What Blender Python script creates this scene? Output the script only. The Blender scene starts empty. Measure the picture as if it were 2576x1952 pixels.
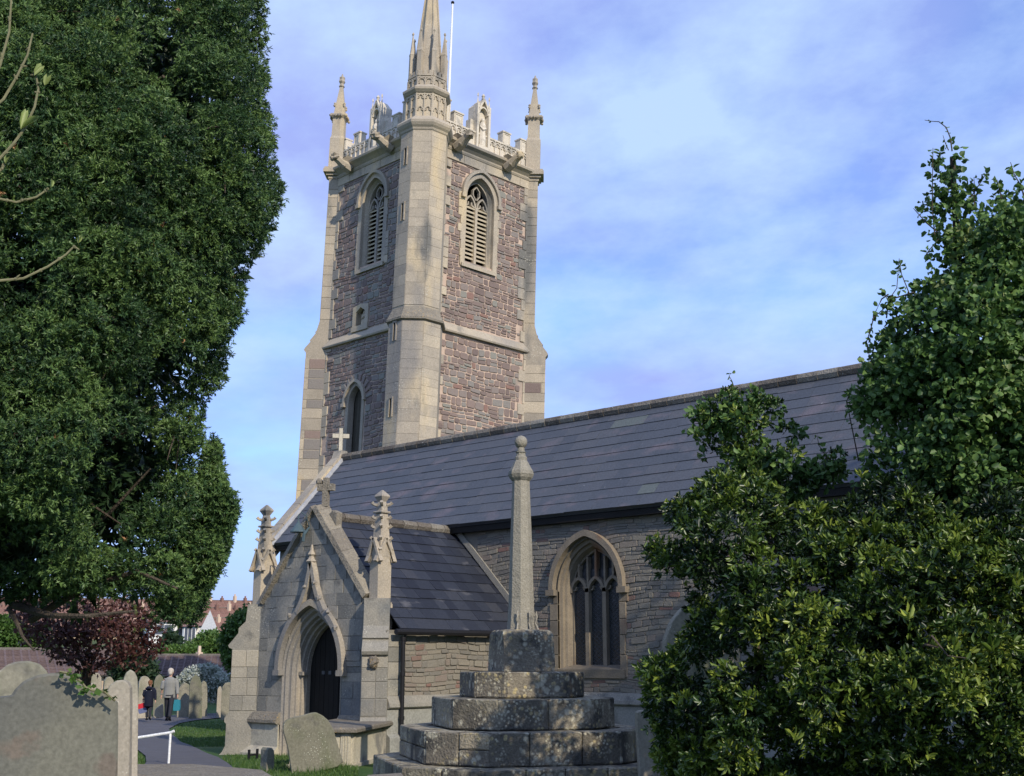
import bpy, math, random
import numpy as np
from mathutils import Vector, Matrix, noise as mnoise

# ------------------------------------------------------------------ camera
FPX = 3000.0; PITCH = math.atan(690/3000.0); AZ = math.radians(48)
Zv = Vector((0,0,1))
FW = Vector((-math.cos(AZ), math.sin(AZ), 0)); RT = Vector((math.sin(AZ), math.cos(AZ), 0))
FP = math.cos(PITCH)*FW + math.sin(PITCH)*Zv; UP = -math.sin(PITCH)*FW + math.cos(PITCH)*Zv
sc = bpy.context.scene
cam_d = bpy.data.cameras.new('camera'); cam = bpy.data.objects.new('camera', cam_d); sc.collection.objects.link(cam)
cam_d.sensor_width = 36; cam_d.lens = FPX/2576*36; cam_d.clip_end = 5000; cam_d.clip_start = 0.05
cam.matrix_world = Matrix(((RT.x,UP.x,-FP.x,0),(RT.y,UP.y,-FP.y,0),(RT.z,UP.z,-FP.z,0),(0,0,0,1)))
sc.camera = cam

# ------------------------------------------------------------------ sky, sun, exposure
SUN_AZ, SUN_EL = math.radians(107), math.radians(31)
world = bpy.data.worlds.new('World'); sc.world = world; world.use_nodes = True
nt = world.node_tree; nt.nodes.clear()
def N(t, **k):
    n = nt.nodes.new(t)
    for a, b in k.items(): setattr(n, a, b)
    return n
out = N('ShaderNodeOutputWorld'); bg = N('ShaderNodeBackground'); bg.inputs[1].default_value = 0.108
sky = N('ShaderNodeTexSky', sky_type='NISHITA'); sky.sun_disc = False
sky.sun_elevation = SUN_EL; sky.sun_rotation = SUN_AZ; sky.air_density = 1.0; sky.dust_density = 0.6; sky.ozone_density = 3.0
tc = N('ShaderNodeTexCoord'); sep = N('ShaderNodeSeparateXYZ'); nt.links.new(tc.outputs['Generated'], sep.inputs[0])
# flat layer of thin cloud: project the direction onto a plane overhead
mz = N('ShaderNodeMath', operation='ADD'); mz.inputs[1].default_value = 0.22; nt.links.new(sep.outputs[2], mz.inputs[0])
mx_ = N('ShaderNodeMath', operation='MAXIMUM'); mx_.inputs[1].default_value = 0.05; nt.links.new(mz.outputs[0], mx_.inputs[0])
dv = N('ShaderNodeVectorMath', operation='DIVIDE'); cmb = N('ShaderNodeCombineXYZ')
for i in range(3): nt.links.new(mx_.outputs[0], cmb.inputs[i])
nt.links.new(tc.outputs['Generated'], dv.inputs[0]); nt.links.new(cmb.outputs[0], dv.inputs[1])
mp = N('ShaderNodeMapping'); mp.inputs['Rotation'].default_value = (0,0,0.82); mp.inputs['Scale'].default_value = (1.0,1.12,1.0); mp.inputs['Location'].default_value = (3.1,0.4,0.0)
nt.links.new(dv.outputs[0], mp.inputs[0])
n1 = N('ShaderNodeTexNoise'); n1.inputs['Scale'].default_value = 1.3; n1.inputs['Detail'].default_value = 7; n1.inputs['Roughness'].default_value = 0.5; n1.inputs['Distortion'].default_value = 0.1
n2 = N('ShaderNodeTexNoise'); n2.inputs['Scale'].default_value = 3.4; n2.inputs['Detail'].default_value = 10; n2.inputs['Roughness'].default_value = 0.58
nt.links.new(mp.outputs[0], n1.inputs[0]); nt.links.new(mp.outputs[0], n2.inputs[0])
r1 = N('ShaderNodeValToRGB'); r1.color_ramp.elements[0].position = 0.28; r1.color_ramp.elements[1].position = 0.62
r2 = N('ShaderNodeValToRGB'); r2.color_ramp.elements[0].position = 0.38; r2.color_ramp.elements[1].position = 0.66
nt.links.new(n1.outputs[0], r1.inputs[0]); nt.links.new(n2.outputs[0], r2.inputs[0])
hs = N('ShaderNodeMixRGB', blend_type='MULTIPLY'); hs.inputs[0].default_value = 1; hs.inputs[2].default_value = (1.5,1.85,2.5,1)
nt.links.new(sky.outputs[0], hs.inputs[1])
m1 = N('ShaderNodeMixRGB'); m1.inputs[2].default_value = (3.6,4.5,9.0,1)      # thin violet veil
hz = N('ShaderNodeMapRange'); hz.inputs[1].default_value = 0.02; hz.inputs[2].default_value = 0.30; hz.inputs[3].default_value = 0.92; hz.inputs[4].default_value = 0.0; nt.links.new(sep.outputs[2], hz.inputs[0])
hm = N('ShaderNodeMath', operation='MAXIMUM'); nt.links.new(r1.outputs[0], hm.inputs[0]); nt.links.new(hz.outputs[0], hm.inputs[1])
nt.links.new(hm.outputs[0], m1.inputs[0]); nt.links.new(hs.outputs[0], m1.inputs[1])
m2 = N('ShaderNodeMixRGB'); m2.inputs[2].default_value = (5.6,7.6,10.6,1)       # brighter wisps
k2 = N('ShaderNodeMath', operation='MULTIPLY'); k2.inputs[1].default_value = 0.78; nt.links.new(r2.outputs[0], k2.inputs[0])
k3 = N('ShaderNodeMapRange'); k3.inputs[1].default_value = 0.0; k3.inputs[2].default_value = 0.35; k3.inputs[3].default_value = 0.25; k3.inputs[4].default_value = 1.0; nt.links.new(sep.outputs[2], k3.inputs[0])
k4 = N('ShaderNodeMath', operation='MULTIPLY'); nt.links.new(k2.outputs[0], k4.inputs[0]); nt.links.new(k3.outputs[0], k4.inputs[1])
nt.links.new(k4.outputs[0], m2.inputs[0]); nt.links.new(m1.outputs[0], m2.inputs[1])
nt.links.new(m2.outputs[0], bg.inputs[0]); nt.links.new(bg.outputs[0], out.inputs[0])
sd = bpy.data.lights.new('sun','SUN'); sd.energy = 4.1; sd.angle = math.radians(0.6); sd.color = (1.0,0.90,0.74)
sun = bpy.data.objects.new('sun', sd); sc.collection.objects.link(sun)
sdir = Vector((math.sin(SUN_AZ)*math.cos(SUN_EL), math.cos(SUN_AZ)*math.cos(SUN_EL), math.sin(SUN_EL)))
sun.rotation_euler = sdir.to_track_quat('Z','Y').to_euler(); sun.location = (30,-20,60)
vs = sc.view_settings; vs.view_transform = 'Standard'; vs.look = 'None'; vs.exposure = 0; vs.gamma = 1; vs.use_curve_mapping = False
sc.cycles.max_bounces = 6; sc.cycles.transparent_max_bounces = 4

# positions, heights and radii of the trees east of the view
SHADE=[(2.4,15.6,12.0,2.9,'tall dark tree standing east of the aisle'),(-1.0,18.8,9.0,2.2,'dark tree close to the east end of the aisle wall')]
# ------------------------------------------------------------------ helpers
rng = random.Random(7); nr = np.random.RandomState(5)
COL = sc.collection
def ray(px,py): return (px-1288)*RT + FPX*FP - (py-976)*UP
def on(axis,val,px,py):
    d = ray(px,py); return d*(val/d[axis])
def facing(px,py,dist):
    """point on the vertical plane that faces the camera at horizontal distance dist"""
    d = ray(px,py); n = Vector((d.x,d.y,0)).length; return d*(dist/n)
def ground_z(x,y):
    d = -x
    z = -1.65
    if d > 14: z -= 0.03*(min(d,20)-14)
    if d > 20: z -= 0.0085*(min(d,46)-20)
    z += 0.42*math.exp(-((x+7.3)**2+(y-12.4)**2)/(2*1.9**2))
    return z
def gp(px,py):
    d = ray(px,py); z = -1.7
    for _ in range(12):
        p = d*(z/d.z); z = ground_z(p.x,p.y)
    return d*(z/d.z)

class Fr:
    def __init__(s,o,U,Nn,V=(0,0,1)):
        s.o=Vector(o); s.U=Vector(U).normalized(); s.N=Vector(Nn).normalized(); s.V=Vector(V).normalized()
    def __call__(s,u,v,d=0): return s.o+s.U*u+s.V*v+s.N*d

class MB:
    def __init__(s): s.v=[]; s.f=[]; s.t=[]; s.m=[]
    def add(s, vs, fs, tint=0.5, mi=0):
        b=len(s.v); s.v.extend([tuple(x) for x in vs])
        for f in fs: s.f.append([b+i for i in f]); s.t.append(tint); s.m.append(mi)
    def quad(s,a,b,c,d,tint=.5,mi=0): s.add([a,b,c,d],[(0,1,2,3)],tint,mi)
    def poly(s,pts,tint=.5,mi=0): s.add(pts,[tuple(range(len(pts)))],tint,mi)
    def box(s,fr,u0,u1,v0,v1,d0,d1,tint=.5,mi=0,be=0):
        p=[fr(u,v,d) for d in (d0,d1) for v in (v0,v1) for u in (u0,u1)]
        s.add(p,[(0,2,3,1),(4,5,7,6),(0,1,5,4),(2,6,7,3),(0,4,6,2),(1,3,7,5)],tint,mi)
    def prism(s,fr,pts,d0,d1,tint=.5,mi=0,caps=True):
        n=len(pts); vs=[fr(u,v,d0) for u,v in pts]+[fr(u,v,d1) for u,v in pts]
        fs=[(i,(i+1)%n,n+(i+1)%n,n+i) for i in range(n)]
        if caps: fs+= [tuple(range(n-1,-1,-1)), tuple(range(n,2*n))]
        s.add(vs,fs,tint,mi)
    def stone(s,fr,pts,p,ch,tint=.5,mi=0,back=-.02):
        """pts outline in (u,v); front face proud by p, edges worn back by ch"""
        n=len(pts); cx=sum(a for a,_ in pts)/n; cy=sum(b for _,b in pts)/n
        ins=[]
        for a,b in pts:
            du,dv_=cx-a,cy-b; L=math.hypot(du,dv_) or 1; ins.append((a+du/L*ch*1.2,b+dv_/L*ch*1.2))
        vs=[fr(a,b,back) for a,b in pts]+[fr(a,b,p-ch*.7) for a,b in pts]+[fr(a,b,p) for a,b in ins]
        fs=[]
        for k in (0,1):
            for i in range(n): fs.append((k*n+i,k*n+(i+1)%n,(k+1)*n+(i+1)%n,(k+1)*n+i))
        fs.append(tuple(range(2*n,3*n)))
        s.add(vs,fs,tint,mi)
    def tube(s,pts,rad,n=8,tint=.5,mi=0,cap=True,rot=0):
        pts=[Vector(p) for p in pts]; R=rad if isinstance(rad,(list,tuple)) else [rad]*len(pts)
        vs=[]
        for i,p in enumerate(pts):
            t=(pts[min(i+1,len(pts)-1)]-pts[max(i-1,0)]).normalized()
            a=Vector((0,0,1)) if abs(t.z)<.9 else Vector((1,0,0))
            x=t.cross(a).normalized(); y=t.cross(x).normalized()
            for k in range(n):
                an=2*math.pi*k/n+rot; vs.append(p+(x*math.cos(an)+y*math.sin(an))*R[i])
        fs=[]
        for i in range(len(pts)-1):
            for k in range(n): fs.append((i*n+k,i*n+(k+1)%n,(i+1)*n+(k+1)%n,(i+1)*n+k))
        if cap: fs+=[tuple(range(n)),tuple(range((len(pts)-1)*n,len(pts)*n))]
        s.add(vs,fs,tint,mi)
    def lathe(s,c,prof,n=8,rot=0,tint=.5,mi=0,sx=1,sy=1):
        """prof: list of (r,z); n-gon rings about the vertical through c"""
        vs=[]; c=Vector(c)
        for r,z in prof:
            for k in range(n):
                a=rot+2*math.pi*k/n; vs.append((c.x+sx*r*math.cos(a),c.y+sy*r*math.sin(a),c.z+z))
        fs=[]
        for i in range(len(prof)-1):
            for k in range(n): fs.append((i*n+k,i*n+(k+1)%n,(i+1)*n+(k+1)%n,(i+1)*n+k))
        fs+=[tuple(range(n-1,-1,-1)),tuple(range((len(prof)-1)*n,len(prof)*n))]
        s.add(vs,fs,tint,mi)
    def blob(s,c,r,n=7,tint=.5,mi=0,sz=(1,1,1),jit=.15):
        prof=[(math.sin(math.pi*i/n)*r+1e-4,-math.cos(math.pi*i/n)*r) for i in range(n+1)]
        b=len(s.v); s.lathe(c,prof,n+1,rng.random(),tint,mi); c=Vector(c)
        for i in range(b,len(s.v)):
            q=Vector(s.v[i])-c; q=Vector((q.x*sz[0],q.y*sz[1],q.z*sz[2]))*(1+jit*mnoise.noise(Vector(s.v[i])*(2.2/r))*2)
            s.v[i]=tuple(c+q)
    def band(s,fr,A,B,d0,d1,tint=.5,mi=0):
        """open moulding between outlines A (outer) and B (inner), from depth d0 (front) back to d1"""
        n=len(A)
        for i in range(n-1):
            a0,a1,b0,b1=A[i],A[i+1],B[i],B[i+1]
            s.quad(fr(*a0,d0),fr(*a1,d0),fr(*b1,d0),fr(*b0,d0),tint,mi)
            s.quad(fr(*a0,d1),fr(*a1,d1),fr(*a1,d0),fr(*a0,d0),tint,mi)
            s.quad(fr(*b0,d0),fr(*b1,d0),fr(*b1,d1),fr(*b0,d1),tint,mi)
        for i in (0,n-1):
            s.quad(fr(*A[i],d0),fr(*B[i],d0),fr(*B[i],d1),fr(*A[i],d1),tint,mi)
    def bar(s,fr,pts,w,d0,d1,tint=.5,mi=0):
        n=len(pts); L=[];Rr=[]
        for i,(u,v) in enumerate(pts):
            a=pts[max(i-1,0)]; b=pts[min(i+1,n-1)]; du,dv_=b[0]-a[0],b[1]-a[1]; l=math.hypot(du,dv_) or 1
            nx,ny=-dv_/l*w/2,du/l*w/2; L.append((u+nx,v+ny)); Rr.append((u-nx,v-ny))
        s.band(fr,L,Rr,d0,d1,tint,mi)
    def build(s,name,mat,parent=None,smooth=False,kind=None,label=None):
        me=bpy.data.meshes.new(name); me.from_pydata(s.v,[],s.f)
        at=me.attributes.new('tint','FLOAT','FACE'); at.data.foreach_set('value',s.t)
        mats=mat if isinstance(mat,(list,tuple)) else [mat]
        for m in mats: me.materials.append(m)
        if len(mats)>1: me.polygons.foreach_set('material_index',s.m)
        if smooth: me.polygons.foreach_set('use_smooth',[True]*len(me.polygons))
        o=bpy.data.objects.new(name,me); COL.objects.link(o)
        if parent: o.parent=parent
        if kind: o['kind']=kind
        if label: o['label']=label
        return o
def np_mesh(name,V,Fq,tint,mat,parent=None,kind=None,per=4):
    me=bpy.data.meshes.new(name); V=np.asarray(V,dtype=np.float32); Fq=np.asarray(Fq,dtype=np.int32)
    me.vertices.add(len(V)); me.vertices.foreach_set('co',V.ravel())
    me.loops.add(Fq.size); me.loops.foreach_set('vertex_index',Fq.ravel())
    me.polygons.add(len(Fq)); me.polygons.foreach_set('loop_start',np.arange(0,Fq.size,per,dtype=np.int32))
    at=me.attributes.new('tint','FLOAT','FACE'); at.data.foreach_set('value',np.asarray(tint,dtype=np.float32))
    me.materials.append(mat); me.update(calc_edges=True)
    o=bpy.data.objects.new(name,me); COL.objects.link(o)
    if parent: o.parent=parent
    if kind: o['kind']=kind
    return o
def tag(o,label=None,cat=None,group=None,kind=None):
    for k,v in (('label',label),('category',cat),('group',group),('kind',kind)):
        if v: o[k]=v
    return o
def thing(name,label,cat,loc=(0,0,0),group=None):
    o=bpy.data.objects.new(name,None); COL.objects.link(o); o.location=loc; o.empty_display_size=.3
    return tag(o,label,cat,group)
def arch(cx,zs,hw,za,n=9,zb=None):
    h=za-zs; pts=[]
    if h>=hw:
        R=(hw*hw+h*h)/(2*hw); a1=math.atan2(h,R-hw)
        for i in range(n+1):
            a=a1*i/n; pts.append((cx-hw+R-R*math.cos(a),zs+R*math.sin(a)))
    else:
        for i in range(n+1):
            a=math.pi/2*i/n; pts.append((cx-hw*math.cos(a)**.8,zs+h*math.sin(a)))
    pts+= [(2*cx-x,z) for x,z in reversed(pts[:-1])]
    if zb is not None: pts=[(cx-hw,zb)]+pts+[(cx+hw,zb)]
    return pts
def wall_hole(mb,fr,u0,u1,v0,v1,op=None,d=0,tint=.5):
    if not op: mb.quad(fr(u0,v0,d),fr(u1,v0,d),fr(u1,v1,d),fr(u0,v1,d),tint); return
    ul,ur=op[0][0],op[-1][0]; zb=op[0][1]
    mb.quad(fr(u0,v0,d),fr(ul,v0,d),fr(ul,v1,d),fr(u0,v1,d),tint); mb.quad(fr(ur,v0,d),fr(u1,v0,d),fr(u1,v1,d),fr(ur,v1,d),tint)
    if zb>v0: mb.quad(fr(ul,v0,d),fr(ur,v0,d),fr(ur,zb,d),fr(ul,zb,d),tint)
    for a,b in zip(op[1:-2],op[2:-1]):
        if b[0]-a[0]>1e-5: mb.quad(fr(*a,d),fr(*b,d),fr(b[0],v1,d),fr(a[0],v1,d),tint)
def hw_of(out,va,vb):
    """half width of an outline over a range of heights"""
    cx=(out[0][0]+out[-1][0])/2; w=0
    for (a,b),(c,d_) in zip(out,out[1:]):
        for t in (0,.25,.5,.75,1):
            z=b+(d_-b)*t; x=a+(c-a)*t
            if va<=z<=vb: w=max(w,abs(x-cx))
    if out[0][1]<=va and w==0 and max(p[1] for p in out)>vb: w=abs(out[0][0]-cx)
    if out[0][1]<=vb and va<=out[1][1]: w=max(w,abs(out[0][0]-cx))
    return cx,w
def rubble(u0,u1,v0,v1,hs,ws,outs=(),gap=.018,split=.3,r=rng,round_=.35,wob=.02,ed=None):
    """random-coursed stones: list of outlines"""
    res=[]; v=v0
    while v<v1-.03:
        h=r.choice(hs)*r.uniform(.85,1.15); h=min(h,v1-v)
        if v1-v-h<.05: h=v1-v
        segs=[(u0 if not ed else u0+ed(v+h/2,0),u1 if not ed else u1-ed(v+h/2,1))]
        for o in outs:
            top=max(p[1] for p in o)
            if v+h<o[0][1] or v>top: continue
            cx,w=hw_of(o,v,v+h); ns=[]
            for a,b in segs:
                if cx-w>a+.02: ns.append((a,min(b,cx-w)))
                if cx+w<b-.02: ns.append((max(a,cx+w),b))
                if cx-w<=a and cx+w>=b: pass
            segs=ns
        for a,b in segs:
            u=a
            while u<b-.02:
                w=r.uniform(*ws)*(1.3 if r.random()<.12 else 1)
                if b-u-w<ws[0]*.7: w=b-u
                parts=[(v,v+h)]
                if r.random()<split and h>.16:
                    m=v+h*r.uniform(.35,.65); parts=[(v,m),(m,v+h)]
                for p0,p1 in parts:
                    g=gap*r.uniform(.6,1.2); x0,x1,y0,y1=u+g/2,u+w-g/2,p0+g/2,p1-g/2
                    if x1-x0<.03 or y1-y0<.02: continue
                    k=min(x1-x0,y1-y0)*round_*r.uniform(.5,1)
                    j=lambda s: r.uniform(-s,s)
                    q=.012 if y1-y0>.08 else .005
                    cs=[(x0+j(q),y0+j(q)),(x1+j(q),y0+j(q)),(x1+j(q),y1+j(q)),(x0+j(q),y1+j(q))]
                    pts=[]
                    for i in range(4):
                        c=cs[i];pv=cs[i-1];nx=cs[(i+1)%4]
                        for o_ in (pv,nx):
                            L=math.hypot(o_[0]-c[0],o_[1]-c[1]) or 1; pts.append((c[0]+(o_[0]-c[0])/L*k*.6,c[1]+(o_[1]-c[1])/L*k*.6))
                    pts=[(x,y+wob*math.sin(x*1.9+y*1.3)+wob*.6*math.sin(x*4.1+2*y)) for x,y in pts]
                    res.append((pts,(x1-x0)*(y1-y0)))
                u+=w
        v+=h
    return res
class StoneSet:
    """all loose stones of one thing: the 300 largest become parts, the rest one joined part"""
    def __init__(s,name,limit=300): s.L=[]; s.name=name; s.limit=limit
    def add(s,fr,pts,area,p,ch,tint,wall,mat,back=-.02): s.L.append((area,fr,pts,p,ch,tint,wall,mat,back))
    def build(s,rest):
        s.L.sort(key=lambda q:-q[0]); 
        for q in s.L[:s.limit]:
            mb=MB(); mb.stone(q[1],q[2],q[3],q[4],q[5],0,q[8]); mb.build(s.name,q[7],q[6])
        by={}
        for q in s.L[s.limit:]: by.setdefault((q[6].name,q[7].name),[]).append(q)
        for k,qs in by.items():
            mb=MB()
            for q in qs: mb.stone(q[1],q[2],q[3],q[4],q[5],0,q[8])
            mb.build(rest,qs[0][7],qs[0][6],kind='stuff')

# ------------------------------------------------------------------ materials
def material(name,ramp,rough=.85,bump=.3,nscale=6,nmix=.5,big=None,spots=None,fine=60,spec=.2,transl=0,streak=None,coord='Object',bdist=.01):
    m=bpy.data.materials.new(name); m.use_nodes=True; t=m.node_tree; t.nodes.clear()
    def n(ty,**k):
        x=t.nodes.new(ty)
        for a,b in k.items(): setattr(x,a,b)
        return x
    o=n('ShaderNodeOutputMaterial'); b=n('ShaderNodeBsdfPrincipled'); b.inputs['Roughness'].default_value=rough; b.inputs['Specular IOR Level'].default_value=spec
    tcn=n('ShaderNodeTexCoord'); co=tcn.outputs[coord]
    at=n('ShaderNodeAttribute',attribute_name='tint')
    nz=n('ShaderNodeTexNoise'); nz.inputs['Scale'].default_value=nscale; nz.inputs['Detail'].default_value=5; nz.inputs['Roughness'].default_value=.6; t.links.new(co,nz.inputs[0])
    # tint + noise -> ramp
    ma=n('ShaderNodeMath',operation='MULTIPLY_ADD'); t.links.new(nz.outputs[0],ma.inputs[0]); ma.inputs[1].default_value=nmix
    sb=n('ShaderNodeMath',operation='SUBTRACT'); t.links.new(at.outputs['Fac'],sb.inputs[0]); sb.inputs[1].default_value=nmix/2; t.links.new(sb.outputs[0],ma.inputs[2])
    cr=n('ShaderNodeValToRGB'); e=cr.color_ramp.elements
    for i,(p,c) in enumerate(ramp):
        x=e[i] if i<2 else e.new(p); x.position=p; x.color=(*c,1)
    t.links.new(ma.outputs[0],cr.inputs[0]); col=cr.outputs[0]
    def mix(col,fac,c2,blend='MIX'):
        x=n('ShaderNodeMixRGB',blend_type=blend); t.links.new(fac,x.inputs[0]); t.links.new(col,x.inputs[1])
        x.inputs[2].default_value=(*c2,1); return x.outputs[0]
    def masknoise(scale,lo,hi,vec=None,detail=4,stretch=None,seed=0):
        mpn=n('ShaderNodeMapping'); mpn.inputs['Location'].default_value=(seed,seed*.7,seed*1.3)
        if stretch: mpn.inputs['Scale'].default_value=stretch
        t.links.new(co,mpn.inputs[0]); z=n('ShaderNodeTexNoise'); z.inputs['Scale'].default_value=scale; z.inputs['Detail'].default_value=detail; t.links.new(mpn.outputs[0],z.inputs[0])
        rr=n('ShaderNodeValToRGB'); rr.color_ramp.elements[0].position=lo; rr.color_ramp.elements[1].position=hi; t.links.new(z.outputs[0],rr.inputs[0]); return rr.outputs[0]
    for q in (big or []): col=mix(col,masknoise(q[0],q[1],q[2],seed=q[4] if len(q)>4 else 0,stretch=q[5] if len(q)>5 else None),q[3])
    if spots:
        for q in spots:
            vo=n('ShaderNodeTexVoronoi'); vo.inputs['Scale'].default_value=q[0]; vo.inputs['Randomness'].default_value=1; t.links.new(co,vo.inputs[0])
            rr=n('ShaderNodeValToRGB'); rr.color_ramp.elements[0].position=q[1]*.6; rr.color_ramp.elements[0].color=(1,1,1,1); rr.color_ramp.elements[1].position=q[1]; rr.color_ramp.elements[1].color=(0,0,0,1)
            t.links.new(vo.outputs['Distance'],rr.inputs[0])
            mk=masknoise(q[3],(.50 if q[1]>.39 else .54),(.58 if q[1]>.39 else .66),seed=3.3+q[0]); mu=n('ShaderNodeMath',operation='MULTIPLY'); t.links.new(rr.outputs[0],mu.inputs[0]); t.links.new(mk,mu.inputs[1])
            col=mix(col,mu.outputs[0],q[2])
    fn=n('ShaderNodeTexNoise'); fn.inputs['Scale'].default_value=fine; fn.inputs['Detail'].default_value=4; t.links.new(co,fn.inputs[0])
    fr_=n('ShaderNodeMapRange'); fr_.inputs[1].default_value=.25; fr_.inputs[2].default_value=.75; fr_.inputs[3].default_value=.78; fr_.inputs[4].default_value=1.2; t.links.new(fn.outputs[0],fr_.inputs[0])
    mm=n('ShaderNodeVectorMath',operation='SCALE'); t.links.new(col,mm.inputs[0]); t.links.new(fr_.outputs[0],mm.inputs['Scale']); col=mm.outputs[0]
    t.links.new(col,b.inputs['Base Color'])
    if bump:
        ad=n('ShaderNodeMath',operation='MULTIPLY_ADD'); t.links.new(nz.outputs[0],ad.inputs[0]); ad.inputs[1].default_value=1.5; t.links.new(fn.outputs[0],ad.inputs[2])
        bp=n('ShaderNodeBump'); bp.inputs['Strength'].default_value=bump; bp.inputs['Distance'].default_value=bdist; t.links.new(ad.outputs[0],bp.inputs['Height']); t.links.new(bp.outputs[0],b.inputs['Normal'])
    sh=b.outputs[0]
    if transl:
        tr=n('ShaderNodeBsdfTranslucent'); t.links.new(col,tr.inputs[0]); mxs=n('ShaderNodeMixShader'); mxs.inputs[0].default_value=transl
        t.links.new(sh,mxs.inputs[1]); t.links.new(tr.outputs[0],mxs.inputs[2]); sh=mxs.outputs[0]
    t.links.new(sh,o.inputs[0]); return m
M={}
M['ash']=material('limestone_ashlar',[(0,(.25,.22,.175)),(.45,(.37,.32,.25)),(1,(.52,.44,.32))],nscale=2.2,nmix=.7,fine=30,bump=.35,
   big=[(.8,.54,.66,(.52,.42,.27),12,(1,1,.4)),(.45,.52,.68,(.235,.22,.20),2,(1,1,.35)),(1.3,.60,.72,(.16,.155,.14),5,(1,1,.3))],spots=[(16,.30,(.5,.47,.38),1.2)],bdist=.012)
M['ash_white']=material('pale_cleaned_limestone',[(0,(.42,.37,.30)),(.5,(.58,.52,.42)),(1,(.68,.61,.50))],nscale=3,nmix=.6,fine=30,bump=.3,big=[(2.2,.56,.72,(.30,.28,.24),1)])
M['ash_grey']=material('grey_porch_ashlar',[(0,(.17,.165,.145)),(.5,(.255,.24,.205)),(1,(.37,.335,.27))],nscale=3.2,nmix=.6,fine=36,bump=.45,
   big=[(.9,.52,.66,(.16,.165,.16),7),(2.4,.6,.75,(.10,.10,.095),3)],spots=[(22,.28,(.48,.46,.38),1.5)],bdist=.014)
M['lichen']=material('lichened_cross_stone',[(0,(.09,.082,.066)),(.5,(.175,.155,.122)),(1,(.33,.285,.205))],nscale=3.4,nmix=.8,fine=34,bump=.8,
   big=[(3.1,.52,.62,(.085,.08,.07),9),(1.4,.55,.7,(.30,.27,.2),4,(1,1,.5))],spots=[(9,.46,(.46,.43,.33),2.7),(22,.46,(.44,.41,.31),3.1),(13,.4,(.40,.33,.18),1.9)],bdist=.03)
M['shaft']=material('weathered_shaft_stone',[(0,(.19,.18,.155)),(.5,(.29,.27,.22)),(1,(.37,.34,.28))],nscale=5,nmix=.7,fine=45,bump=.7,big=[(1.8,.52,.7,(.17,.165,.15),3,(1,1,.4))],spots=[(24,.3,(.45,.42,.33),2)],bdist=.02)
M['rub']=material('purple_sandstone_rubble',[(0,(.165,.125,.112)),(.22,(.215,.163,.142)),(.42,(.25,.188,.16)),(.58,(.23,.205,.185)),(.74,(.245,.235,.20)),(.9,(.20,.182,.17)),(1,(.25,.15,.12))],nscale=9,nmix=.14,fine=50,bump=.55,bdist=.015)
M['mortar']=material('pinkish_lime_mortar',[(0,(.40,.30,.23)),(1,(.62,.47,.36))],nscale=7,nmix=.9,fine=60,bump=.3,big=[(1.1,.5,.66,(.24,.21,.18),5)])
M['rub2']=material('thin_bedded_rubble',[(0,(.13,.122,.112)),(.3,(.20,.185,.158)),(.6,(.25,.225,.18)),(.84,(.225,.185,.155)),(.93,(.205,.14,.115)),(1,(.225,.135,.11))],nscale=10,nmix=.16,fine=60,bump=.6,bdist=.015)
M['mortar2']=material('grey_mortar',[(0,(.13,.12,.10)),(1,(.25,.23,.19))],nscale=7,nmix=.9,fine=60,bump=.3)
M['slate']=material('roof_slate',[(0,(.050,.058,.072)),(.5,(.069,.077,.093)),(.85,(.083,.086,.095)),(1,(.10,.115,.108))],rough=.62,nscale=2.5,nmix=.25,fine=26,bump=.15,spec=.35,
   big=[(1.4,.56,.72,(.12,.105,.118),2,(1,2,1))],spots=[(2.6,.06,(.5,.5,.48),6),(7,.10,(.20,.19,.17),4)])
M['slate_shaded']=material('porch_slate_shaded',[(0,(.016,.019,.030)),(.6,(.029,.034,.048)),(.9,(.042,.045,.056)),(1,(.08,.09,.105))],rough=.65,nscale=3,nmix=.3,fine=26,bump=.2,spec=.25,big=[(2.0,.64,.74,(.09,.09,.10),2,(2,.7,1))])  # darker copy of the roof slate with the porch's shade put into its colour
M['ridge']=material('mossy_ridge_tile',[(0,(.10,.085,.07)),(.5,(.16,.14,.115)),(1,(.26,.24,.20))],nscale=9,nmix=.9,fine=30,bump=.9,bdist=.03,spots=[(18,.3,(.35,.34,.30),3)])
M['coping']=material('lichened_coping',[(0,(.15,.13,.105)),(.5,(.22,.195,.155)),(1,(.33,.29,.22))],nscale=6,nmix=.9,fine=30,bump=.8,bdist=.03,spots=[(14,.26,(.42,.28,.12),1.3),(26,.3,(.42,.40,.33),2)])
M['lead']=material('bright_lead_flashing',[(0,(.30,.31,.34)),(1,(.60,.61,.62))],rough=.5,nscale=6,nmix=.8,fine=40,bump=.2,spec=.4)
M['dark']=material('dark_interior',[(0,(.006,.006,.006)),(1,(.012,.012,.012))],rough=1,bump=0,spec=0)
M['wood']=material('old_grey_oak',[(0,(.055,.048,.036)),(1,(.11,.098,.075))],nscale=5,nmix=.8,fine=40,bump=.5)
M['door']=material('black_oak_door',[(0,(.010,.009,.008)),(1,(.020,.018,.015))],nscale=6,nmix=.7,fine=40,bump=.4,rough=.7)
M['iron']=material('black_painted_iron',[(0,(.010,.010,.012)),(1,(.022,.022,.025))],rough=.5,nscale=8,nmix=.5,fine=60,bump=.2)
M['verdigris']=material('blue_green_painted_metal',[(0,(.05,.085,.10)),(1,(.09,.13,.15))],rough=.6,nscale=14,nmix=.8,fine=60,bump=.3)
M['louvre']=material('stone_louvre',[(0,(.42,.36,.25)),(1,(.55,.47,.34))],nscale=6,nmix=.6,fine=40,bump=.3)
M['glass']=material('dark_leaded_glass',[(0,(.022,.023,.022)),(1,(.05,.053,.055))],rough=.25,nscale=9,nmix=.9,fine=14,bump=.3,spec=.6,bdist=.02)
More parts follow.
